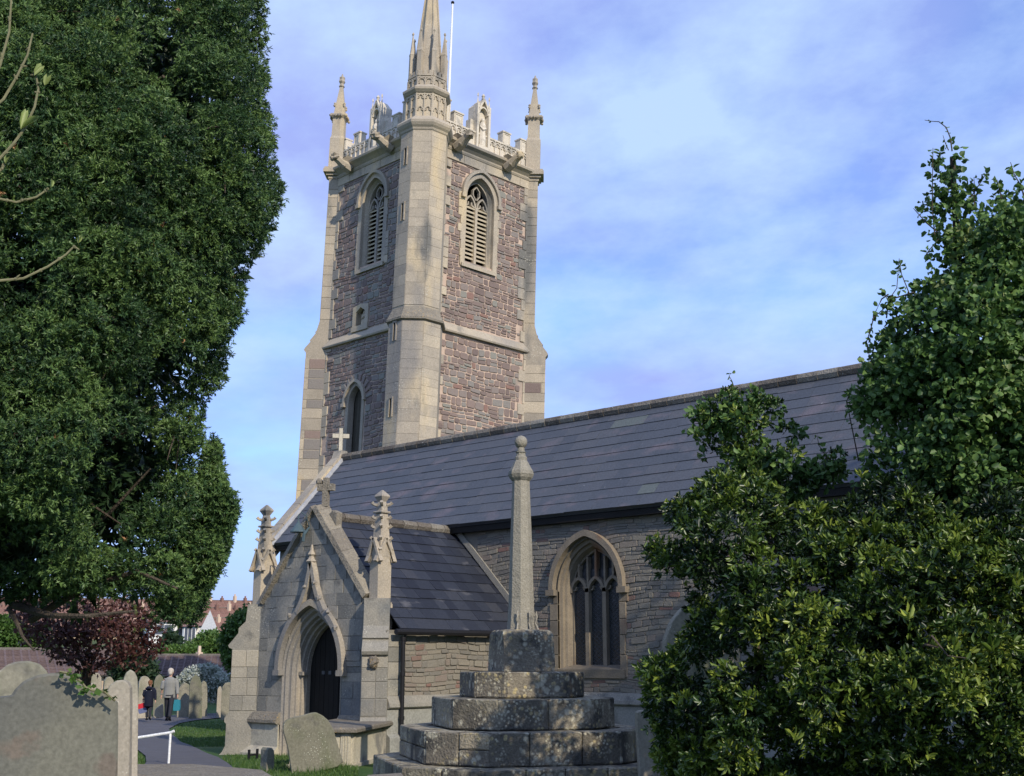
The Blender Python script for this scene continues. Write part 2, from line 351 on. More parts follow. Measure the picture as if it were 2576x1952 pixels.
M['came']=material('lead_came',[(0,(.07,.075,.08)),(1,(.10,.105,.11))],rough=.6,bump=0)
M['winstone']=material('brown_window_stone',[(0,(.13,.115,.095)),(.5,(.215,.18,.135)),(1,(.32,.265,.19))],nscale=4,nmix=.9,fine=40,bump=.4,big=[(1.6,.6,.72,(.25,.14,.08),8,(1,1,.4))])
M['white']=material('white_painted_metal',[(0,(.74,.75,.74)),(1,(.84,.84,.82))],rough=.45,bump=.05,nscale=10,nmix=.3,fine=40)
M['grave']=material('green_grey_headstone',[(0,(.13,.13,.095)),(.5,(.20,.19,.145)),(1,(.29,.265,.20))],nscale=2.6,nmix=1.0,fine=28,bump=.45,
   big=[(1.5,.54,.68,(.12,.135,.075),4,(1,1,.45)),(2.6,.60,.72,(.12,.115,.10),8)],spots=[(30,.24,(.5,.5,.42),2.2)],bdist=.012)
M['grave_pale']=material('pale_headstone',[(0,(.24,.22,.17)),(.5,(.34,.30,.235)),(1,(.44,.40,.32))],nscale=3,nmix=.9,fine=30,bump=.4,big=[(1.6,.54,.7,(.20,.20,.14),4,(1,1,.4))],spots=[(28,.22,(.56,.54,.45),2.2)])
M['grave_big']=material('smooth_old_headstone',[(0,(.115,.112,.088)),(.5,(.155,.150,.118)),(1,(.195,.186,.146))],nscale=1.6,nmix=1.0,fine=46,bump=.35,
   big=[(1.1,.50,.68,(.105,.105,.095),6),(5.0,.60,.70,(.15,.125,.10),2)],bdist=.008)
M['tombpale']=material('pale_tomb_side',[(0,(.33,.30,.24)),(.5,(.44,.40,.31)),(1,(.54,.49,.38))],nscale=3.5,nmix=.8,fine=34,bump=.3,big=[(2,.55,.68,(.25,.235,.21),4)])
M['plaster']=material('pale_render_base',[(0,(.22,.22,.20)),(1,(.33,.325,.29))],nscale=2,nmix=.9,fine=30,bump=.2,big=[(1.5,.55,.7,(.17,.165,.15),1)])
def leafmat(name,ramp,rough=.5,spec=.4,transl=.25,nscale=1.2,nmix=.5): return material(name,ramp,rough=rough,bump=0,nscale=nscale,nmix=nmix,fine=9,spec=spec,transl=transl)
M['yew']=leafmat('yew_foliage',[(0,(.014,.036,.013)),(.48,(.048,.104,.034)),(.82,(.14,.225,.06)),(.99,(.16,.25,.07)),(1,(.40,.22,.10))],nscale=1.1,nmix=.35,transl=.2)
M['laurel']=leafmat('glossy_shrub_leaf',[(0,(.012,.026,.009)),(.5,(.036,.075,.014)),(.85,(.115,.175,.024)),(1,(.30,.35,.06))],rough=.36,spec=.5,nscale=1.0,nmix=.45,transl=.22)
M['broad']=leafmat('round_tree_leaf',[(0,(.03,.07,.018)),(.5,(.085,.165,.04)),(.9,(.17,.27,.07)),(1,(.24,.28,.09))],rough=.5,nscale=1.3,nmix=.35,transl=.28)
M['maroon']=leafmat('maroon_leaf',[(0,(.05,.018,.017)),(.5,(.095,.036,.030)),(.82,(.15,.07,.055)),(.9,(.09,.11,.03)),(1,(.12,.15,.04))],nscale=2,nmix=.3)
M['green']=leafmat('background_green_leaf',[(0,(.03,.07,.015)),(.5,(.07,.14,.025)),(1,(.13,.21,.05))],nscale=.4,nmix=.6)
M['dgreen']=leafmat('dark_background_leaf',[(0,(.012,.028,.014)),(1,(.04,.075,.03))],nscale=.5,nmix=.6)
M['blossom']=leafmat('white_blossom',[(0,(.10,.14,.08)),(.4,(.30,.34,.27)),(1,(.62,.64,.58))],nscale=2,nmix=.3)
M['bark']=material('bark',[(0,(.04,.032,.024)),(1,(.12,.095,.07))],nscale=8,nmix=.9,fine=40,bump=.8,bdist=.03)
M['twig']=material('pale_green_twig',[(0,(.13,.12,.07)),(1,(.24,.23,.12))],nscale=8,nmix=.9,fine=60,bump=.3)
M['bud']=leafmat('opening_bud',[(0,(.16,.22,.05)),(1,(.32,.38,.12))],nscale=20,nmix=.6)
M['grass']=material('mown_grass_ground',[(0,(.022,.05,.012)),(.5,(.045,.095,.02)),(1,(.085,.14,.035))],nscale=1.3,nmix=.9,fine=45,bump=.8,bdist=.04,big=[(.35,.55,.7,(.095,.125,.035),3)])
M['blade']=leafmat('grass_blade',[(0,(.03,.07,.015)),(.6,(.07,.14,.025)),(1,(.16,.2,.07))],nscale=1.2,nmix=.6)
M['asphalt']=material('asphalt_path',[(0,(.075,.072,.08)),(1,(.125,.12,.125))],nscale=2.2,nmix=1,fine=70,bump=.4)
M['rooftile']=material('brown_roof_tile',[(0,(.10,.07,.065)),(1,(.17,.125,.115))],nscale=1.5,nmix=.9,fine=12,bump=.3)
M['hillroof']=material('red_brown_tiles',[(0,(.20,.115,.09)),(1,(.30,.175,.14))],nscale=.4,nmix=.9,fine=3,bump=.2)
M['render_white']=material('white_house_wall',[(0,(.66,.65,.62)),(1,(.80,.79,.76))],nscale=.6,nmix=.9,fine=6,bump=.05)
M['render_buff']=material('buff_house_wall',[(0,(.42,.32,.22)),(1,(.52,.40,.29))],nscale=.6,nmix=.9,fine=6,bump=.05)
M['bluegrey']=material('blue_grey_cladding',[(0,(.22,.26,.31)),(1,(.32,.36,.42))],nscale=.6,nmix=.9,fine=6,bump=.05)
M['pane']=material('window_pane',[(0,(.05,.06,.08)),(1,(.09,.10,.13))],rough=.2,bump=0,spec=.6)
M['hill']=material('distant_hillside',[(0,(.05,.085,.03)),(1,(.12,.14,.06))],nscale=.06,nmix=1,fine=.4,bump=0)
M['skin']=material('skin',[(0,(.50,.30,.22)),(1,(.58,.36,.27))],rough=.6,bump=0)
M['hair']=material('grey_hair',[(0,(.42,.36,.30)),(1,(.55,.50,.44))],bump=.3,nscale=30)
M['hair2']=material('auburn_hair',[(0,(.13,.06,.03)),(1,(.22,.10,.05))],bump=.3,nscale=30)
M['tweed']=material('light_grey_tweed',[(0,(.24,.24,.225)),(1,(.33,.325,.30))],bump=.3,nscale=20,fine=120)
M['navy']=material('dark_coat_cloth',[(0,(.012,.014,.028)),(1,(.028,.03,.05))],bump=.3,nscale=14)
M['trouser']=material('charcoal_trousers',[(0,(.03,.032,.042)),(1,(.05,.052,.065))],bump=.3,nscale=14)
M['shoe']=material('black_leather',[(0,(.008,.008,.008)),(1,(.015,.015,.015))],bump=0,rough=.5)
M['red']=material('red_fabric',[(0,(.45,.02,.03)),(1,(.6,.04,.05))],bump=0)
M['blue']=material('slate_blue_fabric',[(0,(.10,.12,.22)),(1,(.15,.17,.28))],bump=0)
M['teal']=material('teal_carrier',[(0,(.02,.16,.22)),(1,(.04,.24,.30))],bump=0)
M['strip']=material('silver_reflective_strip',[(0,(.5,.5,.5)),(1,(.6,.6,.6))],bump=0,rough=.4)
M['pot']=material('chimney_pot',[(0,(.55,.42,.30)),(1,(.65,.5,.38))],bump=0)
M['brickred']=material('red_brick',[(0,(.22,.09,.06)),(1,(.32,.14,.10))],bump=.2,nscale=3)

# ------------------------------------------------------------------ ground, path, hill
def build_ground():
    xs=list(np.arange(-60,10.1,.5)); ys=list(np.arange(-10,50.1,.5))
    xs=[-900,-400,-200,-120,-80]+xs+[25,60,150,500]; ys=[-500,-150,-50,-20]+ys+[70,110,200,400,900]
    mb=MB(); b=[(x,y,ground_z(x,y)+.03*mnoise.noise(Vector((x*.5,y*.5,0)))*(1 if -60<x<10 and y<50 else 0)) for x in xs for y in ys]; n=len(ys)
    mb.add(b,[(i*n+j,(i+1)*n+j,(i+1)*n+j+1,i*n+j+1) for i in range(len(xs)-1) for j in range(n-1)])
    mb.build('ground',M['grass'],smooth=True,kind='structure')
build_ground()
def drape(pts,dz,sub=10):
    """ribbon given as two edges of equal length, laid on the ground"""
    L,R=pts; mb=MB(); rows=[]
    for a,b in zip(L,R):
        rows.append([Vector(a).lerp(Vector(b),k/sub) for k in range(sub+1)])
    out=[]
    for r0,r1 in zip(rows,rows[1:]):
        for s in range(6):
            out.append([p.lerp(q,s/6) for p,q in zip(r0,r1)])
    out.append(rows[-1])
    vs=[(p.x,p.y,ground_z(p.x,p.y)+dz+.03*mnoise.noise(Vector((p.x*.5,p.y*.5,0)))) for r in out for p in r]; n=sub+1
    mb.add(vs,[(i*n+j,i*n+j+1,(i+1)*n+j+1,(i+1)*n+j) for i in range(len(out)-1) for j in range(sub)]); return mb
pl=[(300,1990),(345,1945),(368,1920),(366,1905),(340,1885),(310,1860),(305,1835),(330,1812),(385,1805),(470,1799),(600,1792)]
pr=[(640,1990),(600,1945),(570,1922),(550,1908),(505,1890),(455,1867),(432,1850),(425,1835),(450,1822),(500,1812),(600,1804)]
drape(([gp(*p) for p in pl],[gp(*p) for p in pr]),.03).build('path',M['asphalt'],kind='structure',smooth=True)

# ------------------------------------------------------------------ church tower (slightly leaning, turned a little from the aisle)
TO=Vector((-26.596,24.6,0)); QT=(-.080,.028,.0003)
TM=Matrix.Rotation(QT[1],3,FW)@Matrix.Rotation(QT[2],3,RT)@Matrix.Rotation(QT[0],3,Zv)
tower=bpy.data.objects.new('church_tower',None); COL.objects.link(tower)
tower.matrix_world=Matrix.Translation(TO)@TM.to_4x4()
tag(tower,'tall purple sandstone church tower with pinnacles and a stair turret ending in a stone spirelet','tower')
TS=StoneSet('stone',300)
A,B=5.0,4.91; Z0=-1.9
FS=Fr((0,0,0),(1,0,0),(0,-1,0)); FE=Fr((0,0,0),(0,1,0),(1,0,0))
SHW=.62
opE=arch(2.48,15.2,.62,16.08,zb=12.95); opS=arch(-2.6,15.2,.62,16.08,zb=12.95)
opL=arch(-2.93,8.28,.36,8.80,n=6,zb=6.42); opN=[(-3.2,10.85),(-3.2,11.3),(-3.15,11.42),(-2.95,11.48),(-2.75,11.42),(-2.70,11.3),(-2.70,10.85)]
mb=MB()
wall_hole(mb,FS,-A,0,10.66,12.5,opN); wall_hole(mb,FS,-A,0,12.5,16.32,opS)
mb.quad(FS(-A,Z0,.05),FS(0,Z0,.05),FS(0,6,.05),FS(-A,6,.05)); wall_hole(mb,FS,-A,0,6,10.4,opL,.05)
wS=mb.build('south_wall',M['mortar'],tower)
mb=MB(); wall_hole(mb,FE,0,B,10.66,16.32,opE); mb.quad(FE(0,Z0,.05),FE(B,Z0,.05),FE(B,10.4,.05),FE(0,10.4,.05))
wE=mb.build('east_wall',M['mortar'],tower)
mb=MB(); F2=Fr((-A,B,0),(0,-1,0),(-1,0,0)); F3=Fr((-A,B,0),(1,0,0),(0,1,0))
mb.quad(F2(0,Z0),F2(B,Z0),F2(B,16.6),F2(0,16.6)); wW=mb.build('west_wall',M['rub'],tower)
mb=MB(); mb.quad(F3(0,Z0),F3(A,Z0),F3(A,16.6),F3(0,16.6)); mb.build('north_wall',M['rub'],tower)
mb=MB(); mb.quad(FS(-A,16.95,-.2),FS(0,16.95,-.2),FS(0,16.95,-B),FS(-A,16.95,-B)); mb.build('roof',M['lead'],tower)
# rubble
def surround(op,e,zt=.12): 
    cx=(op[0][0]+op[-1][0])/2; return [(cx+(x-cx)*(1+e/abs(op[0][0]-cx)), z+(zt if z>op[1][1]+.01 else 0)-(0 if z>op[0][1]+.01 else .22)) for x,z in op]
exE=[surround(opE,.22,.2)]; exS=[surround(opS,.22,.2),surround(opN,.2,.1)]; exL=[surround(opL,.2,.42)]
HS=[.10,.13,.16,.20,.24,.27,.15]; WS=(.15,.40)
def tintr(): return rng.choice([.05,.15,.22,.3,.36,.42,.5,.55,.62,.74]) if rng.random()>.02 else 1
quoE=lambda v,s:(rng.choice([.82,.95,1.15]) if s==0 else rng.choice([.30,.42,.6]))
quoS=lambda v,s:(rng.choice([.30,.42,.62]) if s==0 else .80)
for fr,ex,u0,u1,qf,w in ((FE,exE,0,B,quoE,wE),(FS,exS,-A,0,quoS,wS)):
    for pts,ar in rubble(u0,u1,10.72,16.29,HS,WS,ex,gap=.03,ed=qf): TS.add(fr,pts,ar,.024+rng.uniform(-.010,.012),.016,tintr(),w,M['rub'])
for fr,ex,u0,u1,qf,w in ((FE,[],0,B,quoE,wE),(FS,exL,-A,0,quoS,wS)):
    f5=Fr(fr.o+fr.N*.05,fr.U,fr.N)
    for pts,ar in rubble(u0,u1,3.6,10.34,HS,WS,ex,gap=.03,ed=qf): TS.add(f5,pts,ar,.024+rng.uniform(-.010,.012),.016,tintr(),w,M['rub'])
# fan of voussoirs over the low window
for k in range(11):
    a=math.radians(12+156*k/10); r0,r1=.60,.92; c=(-2.93,8.22)
    pts=[(c[0]+r*math.cos(a+s),c[1]+r*math.sin(a+s)*1.05) for r,s in ((r0,-.09),(r1,-.07),(r1,.07),(r0,.09))]
    TS.add(Fr(FS.o+FS.N*.05,FS.U,FS.N),pts,.2,.05,.02,rng.choice([.4,.5,.6,.74]),wS,M['rub'])
TS.build('small_stones')
# quoins beside turret and buttresses
def quoins(fr,u,side,z0,z1,d,ws,parent,h0=.33):
    z=z0
    while z<z1-.1:
        h=min(h0*rng.uniform(.85,1.25),z1-z); w=rng.choice(ws)
        a,b=(u,u+w) if side>0 else (u-w,u)
        mb=MB(); mb.stone(fr,[(a,z+.008),(b,z+.008),(b,z+h-.008),(a,z+h-.008)],d,.012,rng.uniform(.3,.9)); mb.build('quoin',M['ash'],parent); z+=h
quoins(FE,B,-1,10.72,16.3,.05,[.30,.42,.6],wE); quoins(FS,-A,1,10.72,16.3,.05,[.30,.42,.62],wS)
quoins(FE,.70,1,3.6,16.3,.085,[.12,.25,.42],wE); 
quoins(FE,B,-1,3.6,10.35,.09,[.28,.5],wE); quoins(FS,-A,1,3.6,10.35,.09,[.28,.5],wS)
# frieze under the cornice, cornice, string course
def run(fr,u0,u1,prof,name,mat=M['ash'],parent=tower,tint=.55):
    mb=MB(); vs=[]
    for u in (u0,u1): vs+=[fr(u,z,d) for d,z in prof]
    n=len(prof); fs=[(i,i+1,n+i+1,n+i) for i in range(n-1)]+[tuple(range(n-1,-1,-1)),tuple(range(n,2*n))]; mb.add(vs,fs,tint); return mb.build(name,mat,parent)
corn=[(-.05,16.58),(.07,16.60),(.10,16.66),(.10,16.71),(.20,16.80),(.30,16.86),(.32,16.93),(.28,16.97),(.10,17.05),(-.25,17.08)]
strg=[(-.02,10.36),(.17,10.36),(.19,10.41),(.17,10.45),(.02,10.68),(-.02,10.70)]
for fr,u0,u1,p in ((FS,-A,0,wS),(FE,0,B,wE)):
    run(fr,u0,u1,corn,'cornice'); run(fr,u0,u1,strg,'string_course')
    z=16.04; u=u0
    while u<u1-.05:
        w=min(rng.uniform(.7,1.0),u1-u)
        if u1-u-w<.3: w=u1-u
        mb=MB(); mb.stone(fr,[(u+.006,16.30),(u+w-.006,16.30),(u+w-.006,16.59),(u+.006,16.59)],.055,.01,rng.uniform(.4,.95)); mb.build('frieze_block',M['ash'],p); u+=w
# diagonal buttresses at the two outer corners
def diag_buttress(cx,cy,dx,dy):
    D=Vector((dx,dy,0)).normalized(); S=Vector((-D.y,D.x,0)); t=.2
    prof=[(-.35,Z0),(.60,Z0),(.60,10.22),(.68,10.32),(.64,10.40),(.47,10.62),(.50,10.66),(.45,10.72),(.31,10.92),(.33,10.96),(.28,11.02),(.20,11.35),(.19,16.6),(-.35,16.6)]
    fr=Fr((cx,cy,0),D,S); mb=MB(); mb.prism(fr,prof,-t,t,.35); b=mb.build('corner_buttress',M['ash'],tower)
    z=4.0
    while z<16.5:
        L=.60 if z<10.0 else .19
        if 10.0<z<11.3: z+=.2; continue
        h=rng.uniform(.28,.42)
        if z<10.0 and z+h>10.15: z=10.2; continue
        if z+h>16.58: break
        s=-1 if (S.x-S.y)<0 else 1
        f2=Fr(Vector((cx,cy,0))+S*(s*t),D,S*s); 
        rub_=z<10 and rng.random()<.55
        mb=MB()
        if rub_:
            mb.stone(f2,[(-.10,z+.01),(L-.14,z+.01),(L-.14,z+h-.012),(-.10,z+h-.012)],.012,.02,rng.choice([.15,.42,.6])); mb.build('infill_stone',M['rub'],b)
            mb=MB(); mb.stone(f2,[(L-.13,z+.006),(L+.004,z+.006),(L+.004,z+h-.006),(L-.13,z+h-.006)],.014,.01,rng.uniform(.2,.8)); mb.build('ashlar_block',M['ash'],b)
        else:
            mb.stone(f2,[(-.25,z+.006),(L+.004,z+.006),(L+.004,z+h-.006),(-.25,z+h-.006)],.014,.01,rng.uniform(.2,.8)); mb.build('ashlar_block',M['ash'],b)
        z+=h
    # cornice return
    mb=MB(); f=Fr((cx,cy,0),D,S)
    for (e,z0,z1) in ((.03,16.60,16.70),(.10,16.71,16.80),(.19,16.80,16.93),(.16,16.93,17.0)): mb.box(f,-.5,.20+e,z0,z1,-t-e,t+e,.5)
    mb.build('cornice_return',M['ash'],tower)
    # pinnacle
    c=Vector((cx,cy,0))+D*.0; r45=math.atan2(D.y,D.x)+math.pi/4
    mb=MB(); q=1.414
    mb.lathe(c,[(.27*q*.93,17.0),(.27*q*.93,18.14),(.215*q,18.24),(.205*q,18.95)],4,r45,.6); 
    p=mb.build('pinnacle',M['ash'],tower)
    mb=MB(); mb.lathe(c,[(.21*q,18.93),(.285*q,19.02),(.285*q,19.08),(.19*q,19.12),(.165*q,19.35),(.06*q,20.2),(.06*q,20.25)],4,r45,.55); mb.build('pyramid',M['ash'],p)
    mb=MB(); mb.lathe(c,[(.05,20.2),(.115,20.25),(.09,20.29),(.075,20.36),(.125,20.44),(.10,20.52),(.11,20.60),(.045,20.66),(.02,20.75)],6,.3,.45); mb.build('finial',M['ash'],p)
    mb=MB()
    for k in range(4):
        a=r45+math.pi/2*k
        for zz,rr in ((19.0,.40),(19.0,.40),(19.42,.25),(19.5,.24)):
            mb.blob(c+Vector((rr*math.cos(a),rr*math.sin(a),zz)),.05,5,.5)
        for s in (-.5,0,.5):
            a2=a+math.pi/4+s*.7; mb.blob(c+Vector((.31*math.cos(a2),.31*math.sin(a2),19.0)),.045,4,.5)
    mb.build('crocket',M['ash'],p,kind='stuff')
diag_buttress(-A,0,-1,-1); diag_buttress(0,B,1,1)
# belfry windows
def belfry(fr,cx,op,wall):
    w=thing('belfry_window',None,None); w.parent=tower
    hA=arch(cx,15.25,.86,16.30,n=10,zb=15.22); hB=arch(cx,15.25,.76,16.19,n=10,zb=15.22)
    mb=MB(); mb.band(fr,hA,hB,.13,.0,.45)
    for s in (-1,1): mb.box(fr,cx+s*.81-.09,cx+s*.81+.09,15.1,15.23,0,.15,.3)
    mb.build('hood_mould',M['ash'],w)
    o1=arch(cx,15.2,.80,16.2,n=10,zb=12.75); mb=MB(); mb.band(fr,o1,arch(cx,15.2,.62,16.02,n=10,zb=12.75),.045,-.08,.6)
    o2=arch(cx,15.2,.62,16.02,n=10,zb=12.9); o3=arch(cx,15.2,.545,15.92,n=10,zb=12.9)
    for i in range(len(o2)-1): mb.quad(fr(*o2[i],-.08),fr(*o2[i+1],-.08),fr(*o3[i+1],-.20),fr(*o3[i],-.20),.7)
    mb.band(fr,o3,arch(cx,15.2,.50,15.88,n=10,zb=12.95),-.17,-.34,.6)
    mb.build('moulded_jamb',M['ash'],w)
    mb=MB(); vs=[fr(cx-.78,12.72,.09),fr(cx+.78,12.72,.09),fr(cx+.78,12.84,.09),fr(cx-.78,12.84,.09),fr(cx-.52,13.08,-.3),fr(cx+.52,13.08,-.3)]
    mb.add(vs,[(0,1,2,3),(3,2,5,4)],.6); mb.build('sill',M['ash'],w)
    mb=MB(); mb.bar(fr,[(cx,13.0),(cx,15.0)],.10,-.16,-.30,.6)
    for s in (-1,1):
        c2=cx+s*.265; mb.bar(fr,arch(c2,14.98,.225,15.38,n=7),.06,-.18,-.30,.6)
        for q in (-1,1): mb.bar(fr,[(c2+q*.2,15.0),(c2+q*.08,15.06),(c2+q*.07,15.16)],.05,-.2,-.3,.6)
        mb.bar(fr,[(cx+s*.02,15.28),(cx+s*.15,15.45),(cx+s*.14,15.62),(cx,15.76)],.04,-.19,-.3,.6)
    mb.build('tracery',M['ash'],w)
    z=13.14; k=0
    while z<15.0:
        for s in (-1,1):
            mb=MB(); c2=cx+s*.275; a,b=c2-.23,c2+.23
            vs=[fr(a,z,-.20),fr(b,z,-.20),fr(b,z+.10,-.34),fr(a,z+.10,-.34),fr(a,z+.045,-.19),fr(b,z+.045,-.19),fr(b,z+.145,-.34),fr(a,z+.145,-.34)]
            mb.add(vs,[(0,1,2,3),(4,5,6,7),(0,1,5,4),(0,3,7,4),(1,2,6,5)],rng.uniform(.2,.9)); mb.build('louvre_slat',M['louvre'],w)
        z+=.148
    mb=MB(); mb.quad(fr(cx-.7,12.8,-.62),fr(cx+.7,12.8,-.62),fr(cx+.7,16.2,-.62),fr(cx-.7,16.2,-.62)); 
    for s in (-1,1): mb.quad(fr(cx+s*.52,12.8,-.62),fr(cx+s*.52,16.2,-.62),fr(cx+s*.52,16.2,-.35),fr(cx+s*.52,12.8,-.35))
    mb.build('belfry_dark',M['dark'],w)
    for k in range(9):
        for s in (-1,1):
            z=12.78+k*.28; mb=MB(); ww=rng.choice([.05,.16,.02])
            a,b=(cx-.80-ww,cx-.80) if s<0 else (cx+.80,cx+.80+ww); mb.stone(fr,[(a,z+.006),(b,z+.006),(b,z+.27),(a,z+.27)],.05,.008,rng.uniform(.3,.9)); mb.build('jamb_stone',M['ash'],w)
belfry(FE,2.48,opE,wE); belfry(FS,-2.6,opS,wS)
# niche with figure on the south face
nw=thing('statue_niche',None,None); nw.parent=tower
mb=MB(); mb.band(FS,[(-3.38,10.70),(-3.38,11.55),(-2.95,11.62),(-2.52,11.55),(-2.52,10.70)],[(-3.2,10.85),(-3.2,11.35),(-2.95,11.5),(-2.7,11.35),(-2.7,10.85)],.06,-.1,.6)
mb.box(FS,-3.4,-2.5,10.68,10.86,-.02,.09,.6); mb.build('niche_frame',M['ash'],nw)
mb=MB(); mb.quad(FS(-3.2,10.85,-.3),FS(-2.7,10.85,-.3),FS(-2.7,11.5,-.3),FS(-3.2,11.5,-.3)); 
for u in (-3.2,-2.7): mb.quad(FS(u,10.85,-.3),FS(u,10.85,0),FS(u,11.4,0),FS(u,11.5,-.3))
mb.build('niche_back',M['ash'],nw)
mb=MB(); mb.lathe(FS(-2.95,10.86,-.13),[(.13,0),(.12,.15),(.10,.32),(.12,.40),(.06,.45),(.065,.52),(.03,.57)],7,.2,.8); mb.tube([FS(-3.03,11.2,-.1),FS(-2.93,11.12,.0),FS(-2.85,11.2,-.05)],.03,5,.8); mb.build('statue',M['ash'],nw)
# low boarded window
lw=thing('boarded_window',None,None); lw.parent=tower
f5=Fr(FS.o+FS.N*.05,FS.U,FS.N)
mb=MB(); mb.band(f5,arch(-2.93,8.28,.60,9.02,n=8,zb=8.24),arch(-2.93,8.28,.50,8.92,n=8,zb=8.24),.12,0,.5); mb.box(f5,-3.6,-3.42,8.14,8.26,0,.13,.4); mb.build('hood_mould',M['ash'],lw)
mb=MB(); o1=arch(-2.93,8.28,.50,8.92,n=8,zb=6.3); o2=arch(-2.93,8.28,.36,8.80,n=8,zb=6.42); mb.band(f5,o1,o2,.03,-.2,.3); mb.box(f5,-3.5,-2.36,6.2,6.42,-.2,.10,.4); mb.build('moulded_jamb',M['ash'],lw)
for k in range(5):
    u=-3.29+k*.145; mb=MB(); mb.box(f5,u,u+.135,6.42,8.9,-.26,-.22+rng.uniform(-.01,.01),rng.uniform(.1,.9)); mb.build('board',M['wood'],lw)
# stair turret
OR=[math.radians(22.5+45*k) for k in range(8)]
def octs(prof,name,mat,tint=.55,parent=tower,c=(0,0,0)):
    mb=MB(); mb.lathe(c,prof,8,OR[0],tint); return mb.build(name,mat,parent)
tur=octs([(.87,Z0),(.87,10.30)],'stair_turret',M['ash'],.35)
octs([(.785,10.5),(.785,16.75)],'turret_upper_shaft',M['ash'],parent=tur)
octs([(.86,10.26),(.965,10.30),(.97,10.37),(.93,10.42),(.78,10.74)],'turret_weathering',M['coping'],parent=tur)
octs([(.78,16.60),(.82,16.64),(.84,16.70),(.90,16.76),(.95,16.84),(.96,16.92),(.92,16.97),(.72,17.14)],'turret_cornice',M['ash'],parent=tur)
octs([(.655,17.08),(.655,17.96)],'turret_panel_stage',M['ash'],.9,parent=tur)
octs([(.66,17.93),(.74,17.97),(.82,18.05),(.83,18.12),(.78,18.16),(.67,18.26)],'upper_cornice',M['ash'],parent=tur)
octs([(.64,18.2),(.64,18.62)],'battlement_ring',M['ash'],parent=tur)
octs([(.50,18.55),(.485,18.8),(.205,21.66),(.06,23.2),(.03,23.66)],'spirelet',M['ash'],.5,parent=tur)
for k in range(8):
    a=OR[k]; mb=MB(); mb.tube([Vector((math.cos(a)*r,math.sin(a)*r,z)) for r,z in ((.50,18.7),(.215,21.66),(.07,23.2))],[.035,.026,.015],6,.4); mb.build('spire_rib',M['ash'],tur)
    mb=MB(); r=.57; c=Vector((math.cos(a)*r,math.sin(a)*r,0)); mb.lathe(c,[(.105,18.3),(.105,19.45),(.12,19.50),(.085,19.58),(.02,20.2),(.05,20.25),(.02,20.32)],4,a+math.pi/4,.55)
    mb.prism(Fr(c,(-math.cos(a),-math.sin(a),0),(-math.sin(a),math.cos(a),0)),[(0,18.4),(.2,18.4),(.2,19.2),(0,19.6)],-.04,.04,.4); mb.build('small_pinnacle',M['ash'],tur)
def turret_face(k):
    a=math.radians(45*k); Nn=Vector((math.cos(a),math.sin(a),0)); U=Vector((-math.sin(a),math.cos(a),0)); return lambda ap: Fr(Nn*ap,U,Nn)
for k in (0,7,6):      # east, south-east, south faces
    F=turret_face(k); ca=math.cos(math.pi/8)
    for r_,z0,z1 in ((.87,3.4,10.24),(.785,10.78,16.58)):
        fr=F(r_*ca); s=r_*math.sin(math.pi/8); z=z0
        while z<z1-.05:
            h=min(rng.uniform(.26,.40),z1-z); 
            if z1-z-h<.1: h=z1-z
            cut=rng.choice([None,None,rng.uniform(-.12,.12)])
            sp=[(-s,s)] if cut is None else [(-s,cut),(cut,s)]
            for (x0,x1) in sp:
                mb=MB(); mb.stone(fr,[(x0+.0015,z+.002),(x1-.0015,z+.002),(x1-.0015,z+h-.002),(x0+.0015,z+h-.002)],.014+rng.uniform(0,.003),.004,min(1,max(0,rng.gauss(.5,.13)+(.2 if k==0 else 0)))); mb.build('ashlar_block',M['ash'],tur)  # east-face blocks get a lighter tint, sunlight put into the stone colour
            z+=h
for k in range(8):
    F=turret_face(k); ca=math.cos(math.pi/8); fr=F(.655*ca); s=.655*math.sin(math.pi/8)
    mb=MB()
    for zz in (17.08,17.50):
        for u in (-s/2,s/2):
            mb.bar(fr,arch(u,zz+.26,s/2-.02,zz+.41,n=5),.035,.045,-.01,.7)
            for q in (-1,1): mb.bar(fr,[(u+q*(s/2-.03),zz+.27),(u+q*.045,zz+.29),(u+q*.04,zz+.35)],.022,.035,-.01,.7)
    for u in (-s,0,s): mb.box(fr,u-.02,u+.02,17.1,17.95,-.02,.05,.7)
    mb.box(fr,-s,s,17.90,17.97,-.02,.04,.7); mb.build('blind_arcade',M['ash'],tur)
    fr=F(.64*ca); s=.64*math.sin(math.pi/8); mb=MB()
    for u0,u1 in ((-s,-s*.45),(-.2*s,s*.2),(s*.45,s)): mb.box(fr,u0,u1,18.6,18.78,-.08,.02,.5)
    mb.box(fr,-s,s,18.58,18.64,-.08,.035,.5); mb.box(fr,-s,s,18.50,18.545,0,.035,.5)
    for u in (-s,0,s): mb.box(fr,u-.02,u+.02,18.2,18.5,0,.045,.5)
    for u in (-s/2,s/2): mb.bar(fr,arch(u,18.38,s/2-.02,18.48,n=4),.03,.04,0,.5)
    mb.build('battlement_panel',M['ash'],tur)
fS=turret_face(6)
for zc,r_ in ((15.78,.785),(13.9,.785),(9.95,.87),(7.55,.87)):
    fr=fS(r_*math.cos(math.pi/8)); mb=MB(); mb.box(fr,-.045,.045,zc-.28,zc+.28,-.03,.030,.5,0); mb.build('slit_window',M['dark'],tur)
    mb=MB(); mb.bar(fr,[(-.07,zc-.3),(-.07,zc+.3)],.05,.05,0,.3); mb.bar(fr,[(.07,zc-.3),(.07,zc+.3)],.05,.05,0,.3); mb.bar(fr,[(-.095,zc+.3),(.095,zc+.3)],.05,.055,0,.3); mb.build('slit_surround',M['ash'],tur)
